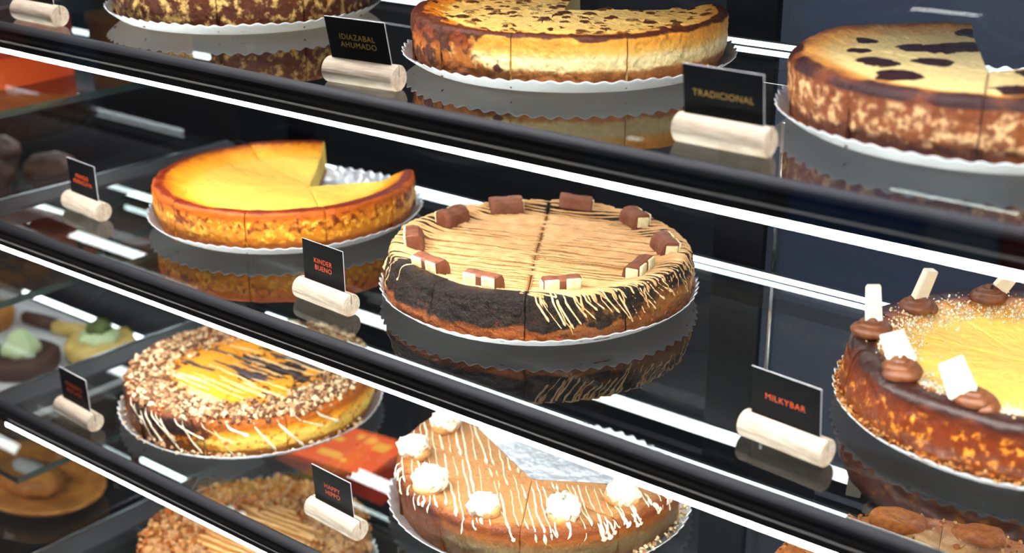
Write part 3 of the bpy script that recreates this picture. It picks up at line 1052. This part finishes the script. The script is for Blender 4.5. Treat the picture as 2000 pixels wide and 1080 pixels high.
# bars: (anchor rosette, offset, lean)
for a, off, rot, L, W in [(163, (0.0, 0.0, 0.010), (R(12), R(10), HEAD + R(25)), 0.024, 0.0125),
                          (127, (0.006, 0.0, 0.010), (R(4), R(38), HEAD + R(20)), 0.030, 0.0135),
                          (-159, (0.0, 0.0, 0.009), (R(-4), R(-6), HEAD - R(15)), 0.026, 0.0125),
                          (-122, (0.0, 0.002, 0.005), (R(-52), R(-14), HEAD + R(2)), 0.024, 0.019),
                          (-90, (-0.006, -0.004, 0.006), (R(-58), R(-30), HEAD - R(12)), 0.028, 0.019),
                          (-50, (0, 0, 0.008), (R(20), R(10), 0.4), 0.026, 0.015), (-14, (0, 0, 0.008), (R(-20), R(16), 1.4), 0.026, 0.015),
                          (20, (0, 0, 0.008), (R(15), R(-10), 2.4), 0.026, 0.015), (55, (0, 0, 0.008), (R(15), R(12), 0.2), 0.026, 0.015),
                          (91, (0, 0, 0.008), (R(12), R(20), 0.6), 0.028, 0.014)]:
    p = ros[a]
    white_bar(c6, (p.x + off[0], p.y + off[1], p.z + off[2]), rot, L, W)
rnd = random.Random(66)
pts = []
for i in range(2600):
    a = rnd.uniform(90, 300)
    rr = rnd.gauss(0.092, 0.008)
    if rr > 0.116:
        continue
    pts.append(c6.top(rr * math.cos(R(a)), rr * math.sin(R(a))))
for i in range(120):
    a, rr = rnd.uniform(0, 360), 0.085 * math.sqrt(rnd.random())
    pts.append(c6.top(rr * math.cos(R(a)), rr * math.sin(R(a)))) if rr > 0.06 else None
crumbs('white_crumbs', pts, [M['crumb_white'], M['whitechoc']], c6.root, 0.0006, 0.0026, 61, label='scattered white chocolate crumbs')
pts = []
for i in range(900):
    a = R(rnd.uniform(120, 330))
    r_ = c6.Rp - rnd.uniform(0.001, 0.008)
    pts.append((Vector((r_ * math.cos(a), r_ * math.sin(a), 0.011 + rnd.uniform(0, 0.003))), Vector((0, 0, 1))))
crumbs('biscuit_crumbs', pts, [M['cocoa_biscuit'], M['crumb_biscuit']], c6.root, 0.0018, 0.0040, 62, label='loose biscuit crumbs along the board rim')


# --- cake ringed with chopped chocolate crumbs, lower left
def ex7(th, pt, x, y, n1, n2):
    a = math.degrees(th)
    burn = 0.0
    if pt < 0.8:
        d = math.hypot(x - 0.022, y - 0.022) / 0.058
        burn = sm01(d + n1 * 0.9 + n2 * 0.5, 0.85, 0.4) * 0.85
    alt = sm01(pt, 0.9, 1.0) * sm01(abs(adiff(a, -5)), 75, 35)
    burn = max(burn, sm01(pt, 0.92, 1.05) * sm01(pt, 1.5, 1.15) * sm01(abs(adiff(a, -120)), 95, 50) * (0.7 + n1 * 0.6))
    return 0.0, burn, alt


mat7 = mat_cake('cake_orange', [(0, '#f39a26'), (0.45, '#f6a82e'), (0.70, '#e58a1c'), (0.92, '#8a4210'), (1.1, '#53200a'), (1.5, '#5e260a'), (1.72, '#8a4814'), (2, '#8a4a18')],
                mottle='#d97e1c', mscale=150, mlo=0.52, mhi=0.66, mrange=(1.08, 1.75), burn='#33201c', burn_noise=0.3, lo_amp=0.10, grime=0.1,
                alt=[(0, '#f39a26'), (0.9, '#8a4210'), (1.08, '#b5600e'), (1.22, '#f0a020'), (1.45, '#fbd468'), (1.68, '#f3c455'), (1.76, '#a5662a'), (2, '#8e541c')], alt_noise=0.35)
c7 = Cake('cheesecake', 'orange-topped cheesecake ringed with chopped chocolate and nut crumbs, on the lower shelf', 3, -1.0362, 0.8562, Rp=0.1366, seed=7,
          cuts=[10 + 36 * i for i in range(10)], mat=mat7, inner=in_yellow, extra=ex7, H=0.0455, sink=0.003)
rnd = random.Random(7)
pts = []
for i in range(3800):
    a = rnd.uniform(0, 6.283)
    rr = rnd.triangular(0.070, 0.131, 0.114)
    pts.append(c7.frame(a, min(1.10, rr / c7.R)))
crumbs('chopped_crumbs', pts, [M['crumb_white'], M['crumb_tan'], M['crumb_brown']], c7.root, 0.0030, 0.0066, 71, weights=[3, 3.2, 4], label='ring of chopped chocolate and nut crumbs')
pts = []
for i in range(150):
    a = R(rnd.uniform(-200, 20))
    r_ = c7.R + rnd.uniform(-0.001, 0.007)
    pts.append((Vector((r_ * math.cos(a), r_ * math.sin(a), 0.009 + rnd.uniform(0, 0.003))), Vector((0, 0, 1))))
crumbs('rim_crumbs', pts, [M['crumb_white'], M['crumb_tan']], c7.root, 0.002, 0.0055, 72, label='pale crumbs lying on the board rim')
lines, darks = [], []
for i in range(40):
    o_ = -0.085 + 0.17 * i / 39 + rnd.uniform(-0.002, 0.002)
    l = rnd.uniform(-0.085, 0.02)
    path = chord(c7, o_, R(2) + rnd.uniform(-0.06, 0.06), rnd, 0.75, 0.003, lo=l, hi=l + rnd.uniform(0.04, 0.13))
    (darks if rnd.random() < 0.4 and o_ > -0.03 else lines).append(path)
strands('cream_drizzle', lines, M['cream_drizzle'], c7.root, 0.0011, 0.0007, seed=7, wvar=0.5)
strands('chocolate_drizzle', darks, M['dark_drizzle'], c7.root, 0.0024, 0.0009, seed=8, wvar=0.4)
drips = []
for th, l in [(-98, 0.9), (-94, 0.85), (-90, 0.6), (-87, 0.5), (-84, 0.88), (-76, 0.4), (-72, 0.9), (-63, 0.5), (-58, 0.92), (-52, 0.3), (-40, 0.85), (-30, 0.9), (-22, 0.45), (-12, 0.5), (-104, 0.45), (-110, 0.3)]:
    n = 14
    sl = rnd.uniform(0.008, 0.018)
    drips.append([c7.frame(R(th) + sl * k, min(1.96, 1.0 + l * k / n)) for k in range(n + 1)])
strands('icing_drips', drips, M['white_drizzle'], c7.root, 0.0011, 0.0009, seed=9, wvar=0.5, blob=0.6)


# --- caramel cake with white cream sweets, lower centre
def ex8(th, pt, x, y, n1, n2):
    burn = sm01(abs(pt - 1.06), 0.13, 0.05) * (0.45 + n1 * 0.6) * sm01(abs(adiff(math.degrees(th), -140)), 120, 60)
    alt = sm01(pt, 1.0, 1.1) * sm01(abs(adiff(math.degrees(th), -160)), 90, 45)
    return 0.0, burn, alt


mat8 = mat_cake('cake_caramel', [(0, '#c18c5a'), (0.88, '#bb8450'), (0.97, '#7e4212'), (1.06, '#7c3a10'), (1.2, '#9a5214'), (1.32, '#7d5428'), (1.5, '#74603f'), (1.8, '#6e5334'), (2, '#573414')],
                burn='#4a1c0c', burn_noise=0.2, lo_amp=0.07, rough=0.45, alt=[(0, '#c18c5a'), (0.9, '#a06a30'), (1.02, '#5a240e'), (1.4, '#5e2a10'), (1.75, '#7a4418'), (2, '#6a3812')])
c8 = Cake('cheesecake', 'caramel cheesecake with white drizzle and white cream sweets, large wedge missing', 3, -0.679, 0.889, Rp=0.139, seed=8, cutc=(0.0175, -0.036),
          cuts=[15, 60, 110, 166, 203, 235, 267, 300, 337], missing=(0, 1, 2), mat=mat8, inner=in_tan, extra=ex8, H=0.047, sink=0.003, amp_top=0.0005, corner=0.035, sink0=0.75)
rnd = random.Random(8)
lines = []
o_ = -0.125
while o_ < 0.125:
    # stop the lines where the wedge is gone
    az = R(-43) + rnd.uniform(-0.03, 0.03)
    path = chord(c8, o_, az, rnd, 0.985, 0.0022, 0, rnd.uniform(0.02, 0.30) if rnd.random() < 0.6 else 0.0)
    keep = []
    for p, n in path:
        a = math.degrees(math.atan2(p.y - c8.cutc.y, p.x - c8.cutc.x)) % 360
        if not (25 < a < 154):
            keep.append((p, n))
    lines += split_cuts(c8, keep, [15, 166, 203, 235, 267, 300, 337], 0.0008)
    o_ += rnd.uniform(0.0045, 0.0085)
strands('white_drizzle', lines, M['white_drizzle'], c8.root, 0.00075, 0.0007, seed=10, wvar=0.55, blob=0.7)
drips = []
for i in range(26):
    th = R(rnd.uniform(-175, 10))
    n, l = 9, rnd.choice([0.12, 0.18, 0.25, 0.35])
    drips.append([c8.frame(th + 0.004 * k, min(1.9, 0.97 + l * k / n)) for k in range(n + 1)])
strands('icing_drips', drips, M['white_drizzle'], c8.root, 0.0011, 0.0010, seed=11, wvar=0.6, blob=0.9)


def cream_sweet(ck, ang, r, spin, k=1.0, low=None):
    th = R(ang)
    p, n = ck.top(r * math.cos(th), r * math.sin(th))
    if low is not None:
        p = Vector((r * math.cos(th), r * math.sin(th), low))
    rt = empty('cream_sweet', (p.x, p.y, p.z - 0.0015))
    rt.parent = ck.root
    rt.rotation_euler = (0.1, 0.05, spin)
    prof = [(0.0098 * k, 0), (0.0110 * k, 0.002 * k), (0.0114 * k, 0.005 * k), (0.0108 * k, 0.0085 * k)]
    b = lathe('wafer_shell', prof, M['caramel_drizzle'], rt, 36, wob=0.0012, seed=ang, wf=180)
    cap = [(0.0110 * k, 0.0035 * k), (0.0124 * k, 0.0055 * k), (0.0127 * k, 0.0088 * k), (0.0127 * k, 0.0106 * k), (0.0120 * k, 0.0126 * k), (0.0108 * k, 0.0143 * k), (0.0090 * k, 0.0156 * k), (0.0066 * k, 0.0166 * k), (0.0040 * k, 0.0172 * k), (0.0012 * k, 0.0174 * k)]
    lathe('cream_cap', cap, M['whitechoc'], rt, 60, wob=0.0034, seed=ang * 1.3, wf=230)
    b.scale = (1.0, 1.25, 1.0)
    rt.children[1].scale = (1.0, 1.25, 1.0)
    return rt


for i, (a, r) in enumerate([(-174, 0.106), (-142, 0.115), (-111, 0.113), (-78, 0.111), (-42, 0.103), (-11, 0.104)]):
    cream_sweet(c8, a, r, R(a + 60 * (i % 3)), [1.1, 1.1, 1.2, 1.05, 1.15, 1.1][i])
cream_sweet(c8, 46, 0.112, 0.4, 1.0, 0.010)
pts = []
for i in range(80):
    a = R(rnd.uniform(-20, 40))
    r_ = c8.R + rnd.uniform(-0.002, 0.006)
    pts.append((Vector((r_ * math.cos(a), r_ * math.sin(a), 0.010)), Vector((0, 0, 1))))
crumbs('rim_crumbs', pts, [M['crumb_white'], M['crumb_tan']], c8.root, 0.002, 0.005, 82, label='pale crumbs on the board rim')


# --- cocoa biscuit cake, bottom right
def ex9(th, pt, x, y, n1, n2):
    sw = math.sin((x * 160 + y * 40) + n1 * 5)
    return (0.0016 * sw if pt < 0.85 else 0.0), sm01(pt, 0.82, 0.92) * (0.7 + n1 * 0.4), 0.0


mat9 = mat_cake('cake_cocoa', [(0, '#b98a5a'), (0.7, '#b08050'), (0.86, '#9a6030'), (1.0, '#9a5a2a'), (2, '#8a4c20')], burn='#98582a', rough=0.3, lo_amp=0.06, bump=0.0012, coat=0.3)
c9 = Cake('cheesecake', 'caramel cream cake with cocoa biscuits around its rim, in the bottom right corner', 3, -0.312, 0.897, Rp=0.134, seed=9,
          cuts=[36 * i for i in range(10)], mat=mat9, inner=in_tan, extra=ex9, H=0.044, sink=0.002)
rnd = random.Random(9)


def biscuit(ck, ang, r, k=1.0):
    th = R(ang)
    p, n = ck.top(r * math.cos(th), r * math.sin(th))
    prof = [(0.013 * k, -0.002), (0.0165 * k, 0.001), (0.0175 * k, 0.005), (0.016 * k, 0.009), (0.010 * k, 0.0115), (0.003 * k, 0.012)]
    o = lathe('cocoa_biscuit', prof, M['cocoa_biscuit'], ck.root, 30, (p.x, p.y, p.z), wob=0.0020, seed=ang, rot=(rnd.uniform(-.2, .2), rnd.uniform(-.2, .2), th))
    o.scale = (0.8, 1.35, 0.9)
    return o


for a in range(10):
    biscuit(c9, 20 + 36 * a, 0.106, 1.0 + 0.1 * (a % 2))
lines = [chord(c9, -0.08 + 0.16 * i / 13 + rnd.uniform(-0.006, 0.006), R(15) + rnd.uniform(-0.25, 0.25), rnd, 0.92, 0.008) for i in range(14)]
strands('caramel_drizzle', lines, M['cream_drizzle'], c9.root, 0.0006, 0.0006, seed=12, wvar=0.5)
pts = []
for i in range(700):
    a, rr = rnd.uniform(0, 6.283), rnd.triangular(0.085, 0.128, 0.118)
    pts.append(c9.frame(a, min(1.2, rr / c9.R)))
crumbs('cocoa_crumbs', pts, [M['cocoa_biscuit'], M['crumb_biscuit']], c9.root, 0.002, 0.005, 91, label='cocoa biscuit crumbs along the rim')


# --- brown crumb-topped cake, lowest shelf
def ex10(th, pt, x, y, n1, n2):
    return 0.0, 0.0, 0.0


mat10 = mat_cake('cake_biscuit', [(0, '#b9803e'), (0.8, '#a86c30'), (1.0, '#9a5c26'), (1.6, '#a8662a'), (2, '#7a4218')], mottle='#7a4218', mscale=80, lo_amp=0.08)
c10 = Cake('cheesecake', 'cake heaped with brown biscuit crumbs and caramel lines, at the bottom left', 4, -1.045, 0.854, Rp=0.132, seed=10,
           cuts=[36 * i for i in range(10)], mat=mat10, inner=in_tan, extra=ex10, H=0.046, sink=0.002)
rnd = random.Random(10)
pts = []
for i in range(2300):
    a, rr = rnd.uniform(0, 6.283), rnd.triangular(0.055, 0.130, 0.108)
    p, n = c10.frame(a, min(1.08, rr / c10.R))
    pts.append((p + n * rnd.uniform(0, 0.006), n))
crumbs('biscuit_crumbs', pts, [M['crumb_biscuit'], M['crumb_tan'], M['cocoa_biscuit']], c10.root, 0.003, 0.0085, 101, weights=[4, 2, 2], label='heap of brown biscuit crumbs')
lines = [chord(c10, -0.09 + 0.18 * i / 21, R(5) + rnd.uniform(-0.05, 0.05), rnd, 0.8, 0.002) for i in range(22)]
strands('caramel_drizzle', lines, M['caramel_drizzle'], c10.root, 0.0018, 0.0016, seed=13)


# ------------------------------------------------------------------ price signs
def text_mesh(name, lines, width, mat, parent, z_mid, y):
    """raised print on the card: lines of capitals, widest line = width"""
    outs = []
    sizes = []
    for ln in lines:
        cu = bpy.data.curves.new('lettering', 'FONT')
        cu.body = ln
        cu.align_x = 'CENTER'
        cu.align_y = 'CENTER'
        cu.size = 1.0
        cu.offset = 0.0
        cu.extrude = 0.0
        cu.resolution_u = 4
        cu.space_character = 1.1
        o = bpy.data.objects.new('lettering', cu)
        COL.objects.link(o)
        bpy.context.view_layer.update()
        dg = bpy.context.evaluated_depsgraph_get()
        me = bpy.data.meshes.new_from_object(o.evaluated_get(dg))
        COL.objects.unlink(o)
        bpy.data.objects.remove(o)
        xs = [v.co.x for v in me.vertices]
        ys = [v.co.y for v in me.vertices]
        cx, cy = (max(xs) + min(xs)) / 2, (max(ys) + min(ys)) / 2
        for v in me.vertices:
            v.co.x -= cx
            v.co.y -= cy
        sizes.append(max(xs) - min(xs))
        outs.append(me)
    k = width / max(sizes)
    lead = 0.98 * k
    verts, faces = [], []
    for i, me in enumerate(outs):
        zc = z_mid + ((len(outs) - 1) / 2 - i) * lead
        b = len(verts)
        verts += [(v.co.x * k, y, zc + v.co.y * k) for v in me.vertices]
        faces += [tuple(b + q for q in p.vertices) for p in me.polygons]
    return mesh_obj(name, verts, faces, mat, parent, smooth=False)


def make_sign(shelf, x, y, rz, lines, ink, label, lean=2.0, L=0.066, cw=0.052, ch=0.040, tw=0.6):
    rt = empty('price_sign', (x, y, S[shelf]), R(rz))
    tag(rt, label, 'sign', 'black price signs in wooden holders')
    rad = 0.0098
    # wooden log, sawn flat below, slotted above
    n = 28
    prof = []
    for i in range(n):
        a = 2 * math.pi * i / n + math.pi / 2
        py, pz = rad * math.cos(a), rad * math.sin(a) + rad - 0.0006
        prof.append((py, max(0.0, pz)))
    top_i = 0
    slot = [(-0.0006, rad * 2 - 0.0006), (-0.0006, rad * 1.05), (0.0006, rad * 1.05), (0.0006, rad * 2 - 0.0006)]
    prof = [slot[3], slot[2], slot[1], slot[0]] + prof[1:]
    xs = [(-L / 2, 0.93), (-L / 2 + 0.0008, 1.0), (L / 2 - 0.0008, 1.0), (L / 2, 0.93)]
    v, f = [], []
    m = len(prof)
    for xx, k in xs:
        v += [(xx, py * k, (pz - rad) * k + rad if pz > 0.0001 else pz) for py, pz in prof]
    for a in range(3):
        for i in range(m):
            j = (i + 1) % m
            f.append((a * m + i, (a + 1) * m + i, (a + 1) * m + j, a * m + j))
    f.append(tuple(range(m)))
    f.append(tuple(3 * m + i for i in range(m - 1, -1, -1)))
    bm = bmesh.new()
    bv = [bm.verts.new(p) for p in v]
    for q in f:
        bm.faces.new([bv[i] for i in q])
    bmesh.ops.recalc_face_normals(bm, faces=bm.faces)
    lg = from_bm('wooden_holder', bm, M['wood'], rt, smooth=False)
    for p in lg.data.polygons:
        if abs(p.normal.x) < 0.5:
            p.use_smooth = False
    cd = box('card', (-cw / 2, -0.00035, 0.0), (cw / 2, 0.00035, ch), [M['black_card'], M['card_edge']], rt, loc=(0, 0, rad * 1.2), rot=(R(lean), 0, 0))
    for p in cd.data.polygons:
        p.material_index = 0 if p.normal.y < -0.9 else 1
    if lines:
        t = text_mesh('lettering', lines, cw * tw, ink, cd, ch * 0.56, -0.0006)
    return rt


make_sign(1, -1.135, 0.7215, 0, [], M['ink_gold'], 'black sign in a wooden holder at the top left corner, left of the speckled cake', 4)
make_sign(1, -0.7205, 0.7225, 6, ['IDIAZABAL', 'AHUMADO'], M['ink_gold'], 'black sign reading IDIAZABAL AHUMADO, leaning forward in a pale wooden holder', 13, cw=0.056, tw=0.60)
make_sign(1, -0.4215, 0.737, 0, ['TRADICIONAL'], M['ink_gold'], 'black sign reading TRADICIONAL in a pale wooden holder', 8, cw=0.057, tw=0.76)
make_sign(2, -1.166, 0.768, -5, ['MANGO', 'MARACUYA'], M['ink_orange'], 'blurred black sign in a wooden holder left of the bright yellow cheesecake', 1, tw=0.66, ch=0.043)
make_sign(2, -0.798, 0.745, -4, ['KINDER', 'BUENO'], M['ink_orange'], 'black sign with two orange words beside the wafer-topped cake on the middle shelf', 1, tw=0.44, ch=0.043)
make_sign(2, -0.373, 0.756, -6, ['MILKYBAR'], M['ink_orange'], 'black sign with one orange word in front of the rosette-topped cake', 6, cw=0.054, tw=0.58, ch=0.043)
make_sign(3, -1.149, 0.720, -4, ['FERRERO', 'ROCHER'], M['ink_orange'], 'blurred black sign in a wooden holder left of the crumb-ringed cheesecake', 2, tw=0.58, ch=0.043)
make_sign(3, -0.793, 0.739, -4, ['HAPPY', 'HIPPO'], M['ink_orange'], 'black sign with two orange words in front of the orange carton, above the lower rail', 4, tw=0.40, ch=0.043)

# ------------------------------------------------------------------ orange carton behind the doors, on the service counter
m_box = mat_plain('orange_card', '#f0561e', 0.55, nscale=8, nmix='#ee5f26')
m_box_side = mat_plain('red_card', '#c23a22', 0.55, nscale=8, nmix='#b8331e')
m_print = mat_plain('yellow_print', '#f7a93c', 0.6)
zc = CZ - 0.925
ct = box('service_counter', (-1.9, 1.0815, zc - 0.04), (0.3, 1.50, zc), M['frame'], None, 0.003)
tag(ct, 'dark service counter behind the rear doors, under the orange carton', 'counter')
pl = box('counter_post', (-1.400, 1.25, zc), (-1.345, 1.275, CZ + 0.2), M['frame'], None, 0.002)
tag(pl, 'dark upright post behind the rear doors, left of the drizzled cake', 'post')
cb = empty('orange_carton', (-1.208, 1.142, zc), R(8))
tag(cb, 'orange carton with yellow print on its lid, seen through the lower glass shelf', 'box')
box('carton_body', (-0.075, -0.046, 0.0), (0.075, 0.052, 0.050), m_box_side, cb, 0.001)
lid = box('lid', (-0.077, -0.048, 0.0502), (0.077, 0.054, 0.060), m_box, cb, 0.001)
for x0, x1, y0, y1 in [(0.018, 0.034, 0.026, 0.042), (0.038, 0.060, 0.014, 0.036), (-0.03, -0.008, 0.010, 0.022), (0.0, 0.012, 0.03, 0.042), (-0.02, 0.016, -0.030, -0.014), (0.02, 0.03, -0.034, -0.024)]:
    box('print', (x0, y0, 0.0601), (x1, y1, 0.0603), m_print, lid)

# ------------------------------------------------------------------ neighbouring pastry case on the left
nb = empty('pastry_case', (-1.62, 0.88, 0))
tag(nb, 'neighbouring pastry case with glass shelves at the left edge', 'display case')
nx, ny = nb.location.x, nb.location.y


def nbox(name, lo, hi, mat, bev=0.0):
    return box(name, (lo[0] - nx, lo[1] - ny, lo[2]), (hi[0] - nx, hi[1] - ny, hi[2]), mat, nb, bev)


NZ = [CZ - 0.345, CZ - 0.548, CZ - 0.757, CZ - 0.953]
nbox('base_cabinet', (-2.1, 0.70, 0), (-1.285, 1.08, 0.40), M['frame'], 0.004)
nbox('canopy', (-2.1, 0.70, CZ - 0.1), (-1.285, 1.08, CZ - 0.06), M['frame'], 0.004)
nbox('back_panel', (-2.1, 1.070, 0.4), (-1.285, 1.080, CZ - 0.1), M['frame'])
for z, xa in zip(NZ, (-1.60, -1.485, -1.76, -1.51)):
    g = nbox('glass_shelf', (-2.08, 0.72, z - 0.008), (-1.287, 1.034, z), [M['glass'], M['glass_low'], M['glass_edge']])
    for p in g.data.polygons:
        p.material_index = 0 if p.normal.z > 0.9 else (1 if p.normal.z < -0.9 else 2)
    nbox('edge_light', (xa, 1.036, z + 0.008), (-1.289, 1.039, z + 0.0135), M['led_edge'])
for z in NZ[1:] + [CZ - 0.10 + 0.19]:  # strips added out of view to light the pastries
    nbox('light_strip', (-2.08, 0.735, z + 0.178), (-1.37, 0.742, z + 0.1815), mat_emit('led_neighbour_fill', (1, 0.97, 0.93, 1), 16.0) if 'led_neighbour_fill' not in bpy.data.materials else bpy.data.materials['led_neighbour_fill'])

for z in NZ[1:] + [CZ - 0.10 + 0.19]:  # dark covers added to hide the pastry fill strips from the camera
    nbox('strip_shield', (-2.08, 0.7275, z + 0.172), (-1.365, 0.7345, z + 0.187), M['frame'])
    nbox('strip_shield', (-2.08, 0.735, z + 0.182), (-1.365, 0.744, z + 0.187), M['frame'])
for z in (S[1] - 0.0294, S[2] - 0.0294):
    nbox('rear_light_bar', (-1.95, 1.040, z + 0.0004), (-1.292, 1.064, z + 0.010), M['frame'])
    nbox('diffuser', (-1.94, 1.041, z), (-1.30, 1.063, z + 0.0003), M['led_rear'])
m_dark = mat_plain('dark_sponge', '#4a2a1c', 0.6, nscale=60, nmix='#33190f', bscale=200, bdist=0.001)
m_gold = mat_plain('golden_pastry', '#c98a3c', 0.5, nscale=50, nmix='#a8662a', bscale=160, bdist=0.001)
m_cust = mat_plain('pale_custard', '#d8bd6e', 0.45, nscale=50, nmix='#c6a553', bscale=160, bdist=0.0008)
m_mint = mat_plain('mint_cream', '#cfe0b4', 0.5, nscale=50, nmix='#bcd29c', bscale=120, bdist=0.0006)
m_herb = mat_plain('green_topping', '#5c6a2a', 0.6, nscale=90, nmix='#3f4a1c', bscale=200, bdist=0.001)
m_caseP = mat_plain('paper_case', '#3a2016', 0.7, nscale=40, nmix='#2a160f')


def muffin(x, y, z, label, k=1.0, sweets=()):
    rt = empty('chocolate_muffin', (x, y, z))
    tag(rt, label, 'muffin', 'chocolate muffins in the left case')
    lathe('paper_case', [(0.024 * k, 0.0), (0.026 * k, 0.01 * k), (0.031 * k, 0.030 * k)], m_caseP, rt, 60, flute=24, famp=0.03)
    lathe('muffin_top', [(0.030 * k, 0.0285 * k), (0.035 * k, 0.034 * k), (0.033 * k, 0.044 * k), (0.022 * k, 0.053 * k), (0.006 * k, 0.056 * k)], m_dark, rt, 36, wob=0.004, seed=x * 9)
    for (dx, dy, dz, mt) in sweets:
        o = lathe('sugar_sweet', [(0.001, -0.0045), (0.005, -0.0035), (0.0072, 0.0), (0.005, 0.0035), (0.001, 0.0045)], mt, rt, 16, (dx, dy, dz), rot=(0.5, 0.4, 0))
    return rt


cy_, cg_, co_, cb_ = (mat_plain('sweet_' + n, c, 0.25, nscale=30, nmix=c) for n, c in (('yellow', '#d8cf1e'), ('green', '#1f8a4a'), ('orange', '#e06a1c'), ('blue', '#1a56b8')))
muffin(-1.605, 0.915, NZ[1], 'chocolate muffin with yellow, green, orange and blue sweets at the left edge', 1.0,
       [(0.010, -0.012, 0.056, cy_), (0.000, -0.026, 0.047, cg_), (0.018, -0.024, 0.046, co_), (0.030, -0.010, 0.044, cb_)])
muffin(-1.575, 0.990, NZ[1], 'plain chocolate muffin beside the blurred sign of the yellow cheesecake', 1.0)
muffin(-1.70, 0.985, NZ[1], 'chocolate muffin behind the one with coloured sweets', 1.05)

# tray of tartlets
tr = empty('paper_tray', (-1.60, 0.92, NZ[2]))
tag(tr, 'white paper tray under the green-topped tartlets in the left case', 'tray')
box('tray_base', (-0.20, -0.11, 0.0), (0.20, 0.105, 0.003), M['paper'], tr, 0.001)
for lo, hi in [((-0.20, -0.11, 0.003), (-0.197, 0.105, 0.010)), ((0.197, -0.11, 0.003), (0.20, 0.105, 0.010)), ((-0.197, 0.102, 0.003), (0.197, 0.105, 0.010)), ((-0.197, -0.11, 0.003), (0.197, -0.107, 0.010))]:
    box('tray_rim', lo, hi, M['paper'], tr)
tz = NZ[2] + 0.003


def tartlet(x, y, label, base_m, r, h, cream_m, cr, chh, top_m=None):
    rt = empty('tartlet', (x, y, tz))
    tag(rt, label, 'pastry', 'tartlets on the paper tray')
    lathe('pastry_shell', [(r * 0.86, 0), (r, h * 0.35), (r * 1.02, h * 0.8), (r * 0.9, h), (r * 0.5, h * 0.96)], base_m, rt, 48, wob=0.003, seed=x * 7, flute=20, famp=0.015)
    lathe('cream_dollop', [(cr, h * 0.9), (cr * 1.05, h + chh * 0.25), (cr * 0.85, h + chh * 0.55), (cr * 0.5, h + chh * 0.85), (cr * 0.12, h + chh)], cream_m, rt, 40, wob=0.0015, flute=7, famp=0.06, seed=y * 5)
    if top_m:
        lathe('topping', [(cr * 0.6, h + chh * 0.6), (cr * 0.68, h + chh * 0.9), (cr * 0.55, h + chh * 1.25), (cr * 0.2, h + chh * 1.4)], top_m, rt, 24, wob=0.004, seed=x * 3)
    return rt


tartlet(-1.532, 0.888, 'dark tartlet with a pale mint cream dollop at the left edge', m_dark, 0.048, 0.026, m_mint, 0.024, 0.030)
tartlet(-1.482, 0.974, 'custard tartlet with pale cream and a dark green topping', m_cust, 0.046, 0.030, m_mint, 0.026, 0.016, m_herb)
tartlet(-1.705, 0.935, 'golden puff pastry at the left edge above the white paper', m_gold, 0.045, 0.030, m_gold, 0.030, 0.012)


def roll(x, y, z, rz, label, mat):
    rt = empty('wafer_roll', (x, y, z), rz)
    tag(rt, label, 'pastry', 'pastries on the paper tray')
    lathe('pastry_tube', [(0.0045, -0.032), (0.0095, -0.031), (0.0105, 0.0), (0.0095, 0.031), (0.0045, 0.032)], mat, rt, 24, (0, 0, 0.0105), wob=0.001, seed=z, rot=(0, math.pi / 2, 0))
    lathe('cream_end', [(0.001, -0.003), (0.0075, -0.002), (0.0080, 0.002), (0.003, 0.006), (0.001, 0.0065)], M['whitechoc'], rt, 20, (0.033, 0, 0.0105), wob=0.0008, rot=(0, math.pi / 2, 0))
    return rt


roll(-1.572, 0.994, tz, R(20), 'tan wafer roll with white cream at its end behind the mint dollop', m_cust)
roll(-1.635, 0.985, tz, R(10), 'brown wafer roll lying next to the golden puff pastry', m_dark)
slab = box('puff_slice', (-0.045, -0.020, 0), (0.045, 0.020, 0.018), m_gold, None, 0.004, 2, (-1.428, 0.992, tz), (0, 0, R(-12)))
tag(slab, 'golden slab of pastry at the right end of the paper tray', 'pastry')

# board with pastry on the lowest left shelf
dish = empty('serving_dish', (-1.575, 0.90, NZ[3]))
tag(dish, 'oval tan dish holding a golden pastry at the lower left edge', 'dish')
d1 = lathe('dish_body', [(0.055, 0), (0.085, 0.006), (0.105, 0.022), (0.101, 0.023), (0.080, 0.009), (0.02, 0.006)], m_gold, dish, 56)
d1.scale = (1.25, 0.8, 1)
pst = empty('golden_pastry', (-1.575, 0.90, NZ[3] + 0.0072))
tag(pst, 'golden brown pastry with white icing lying in the oval dish', 'pastry')
o = lathe('pastry_body', [(0.03, 0), (0.045, 0.008), (0.042, 0.02), (0.025, 0.028), (0.004, 0.030)], m_gold, pst, 40, wob=0.004, seed=3)
o.scale = (1.3, 0.8, 1)
o = lathe('icing', [(0.022, 0.0265), (0.024, 0.030), (0.012, 0.033), (0.002, 0.0335)], M['paper'], pst, 30, wob=0.003, seed=5)
o.scale = (1.3, 0.7, 1)

# cartons on the top left shelf
lb = empty('takeaway_carton', (-1.455, 0.845, NZ[0]), R(4))
tag(lb, 'red and orange carton in the left case under the top shelf', 'box')
box('carton_body', (-0.085, -0.045, 0.0), (0.085, 0.060, 0.034), m_box, lb, 0.001)
box('lid', (-0.087, -0.047, 0.0342), (0.087, 0.062, 0.085), m_box_side, lb, 0.001)
m_kraft = mat_plain('kraft_card', '#8a6038', 0.7, nscale=20, nmix='#7a5230')
lb2 = empty('kraft_carton', (-1.350, 0.985, NZ[0]), R(-3))
tag(lb2, 'brown kraft carton right of the red and orange carton', 'box')
box('carton_body', (-0.05, -0.035, 0.0), (0.05, 0.040, 0.050), m_kraft, lb2, 0.001)
box('lid', (-0.052, -0.037, 0.0502), (0.052, 0.042, 0.064), m_kraft, lb2, 0.001)
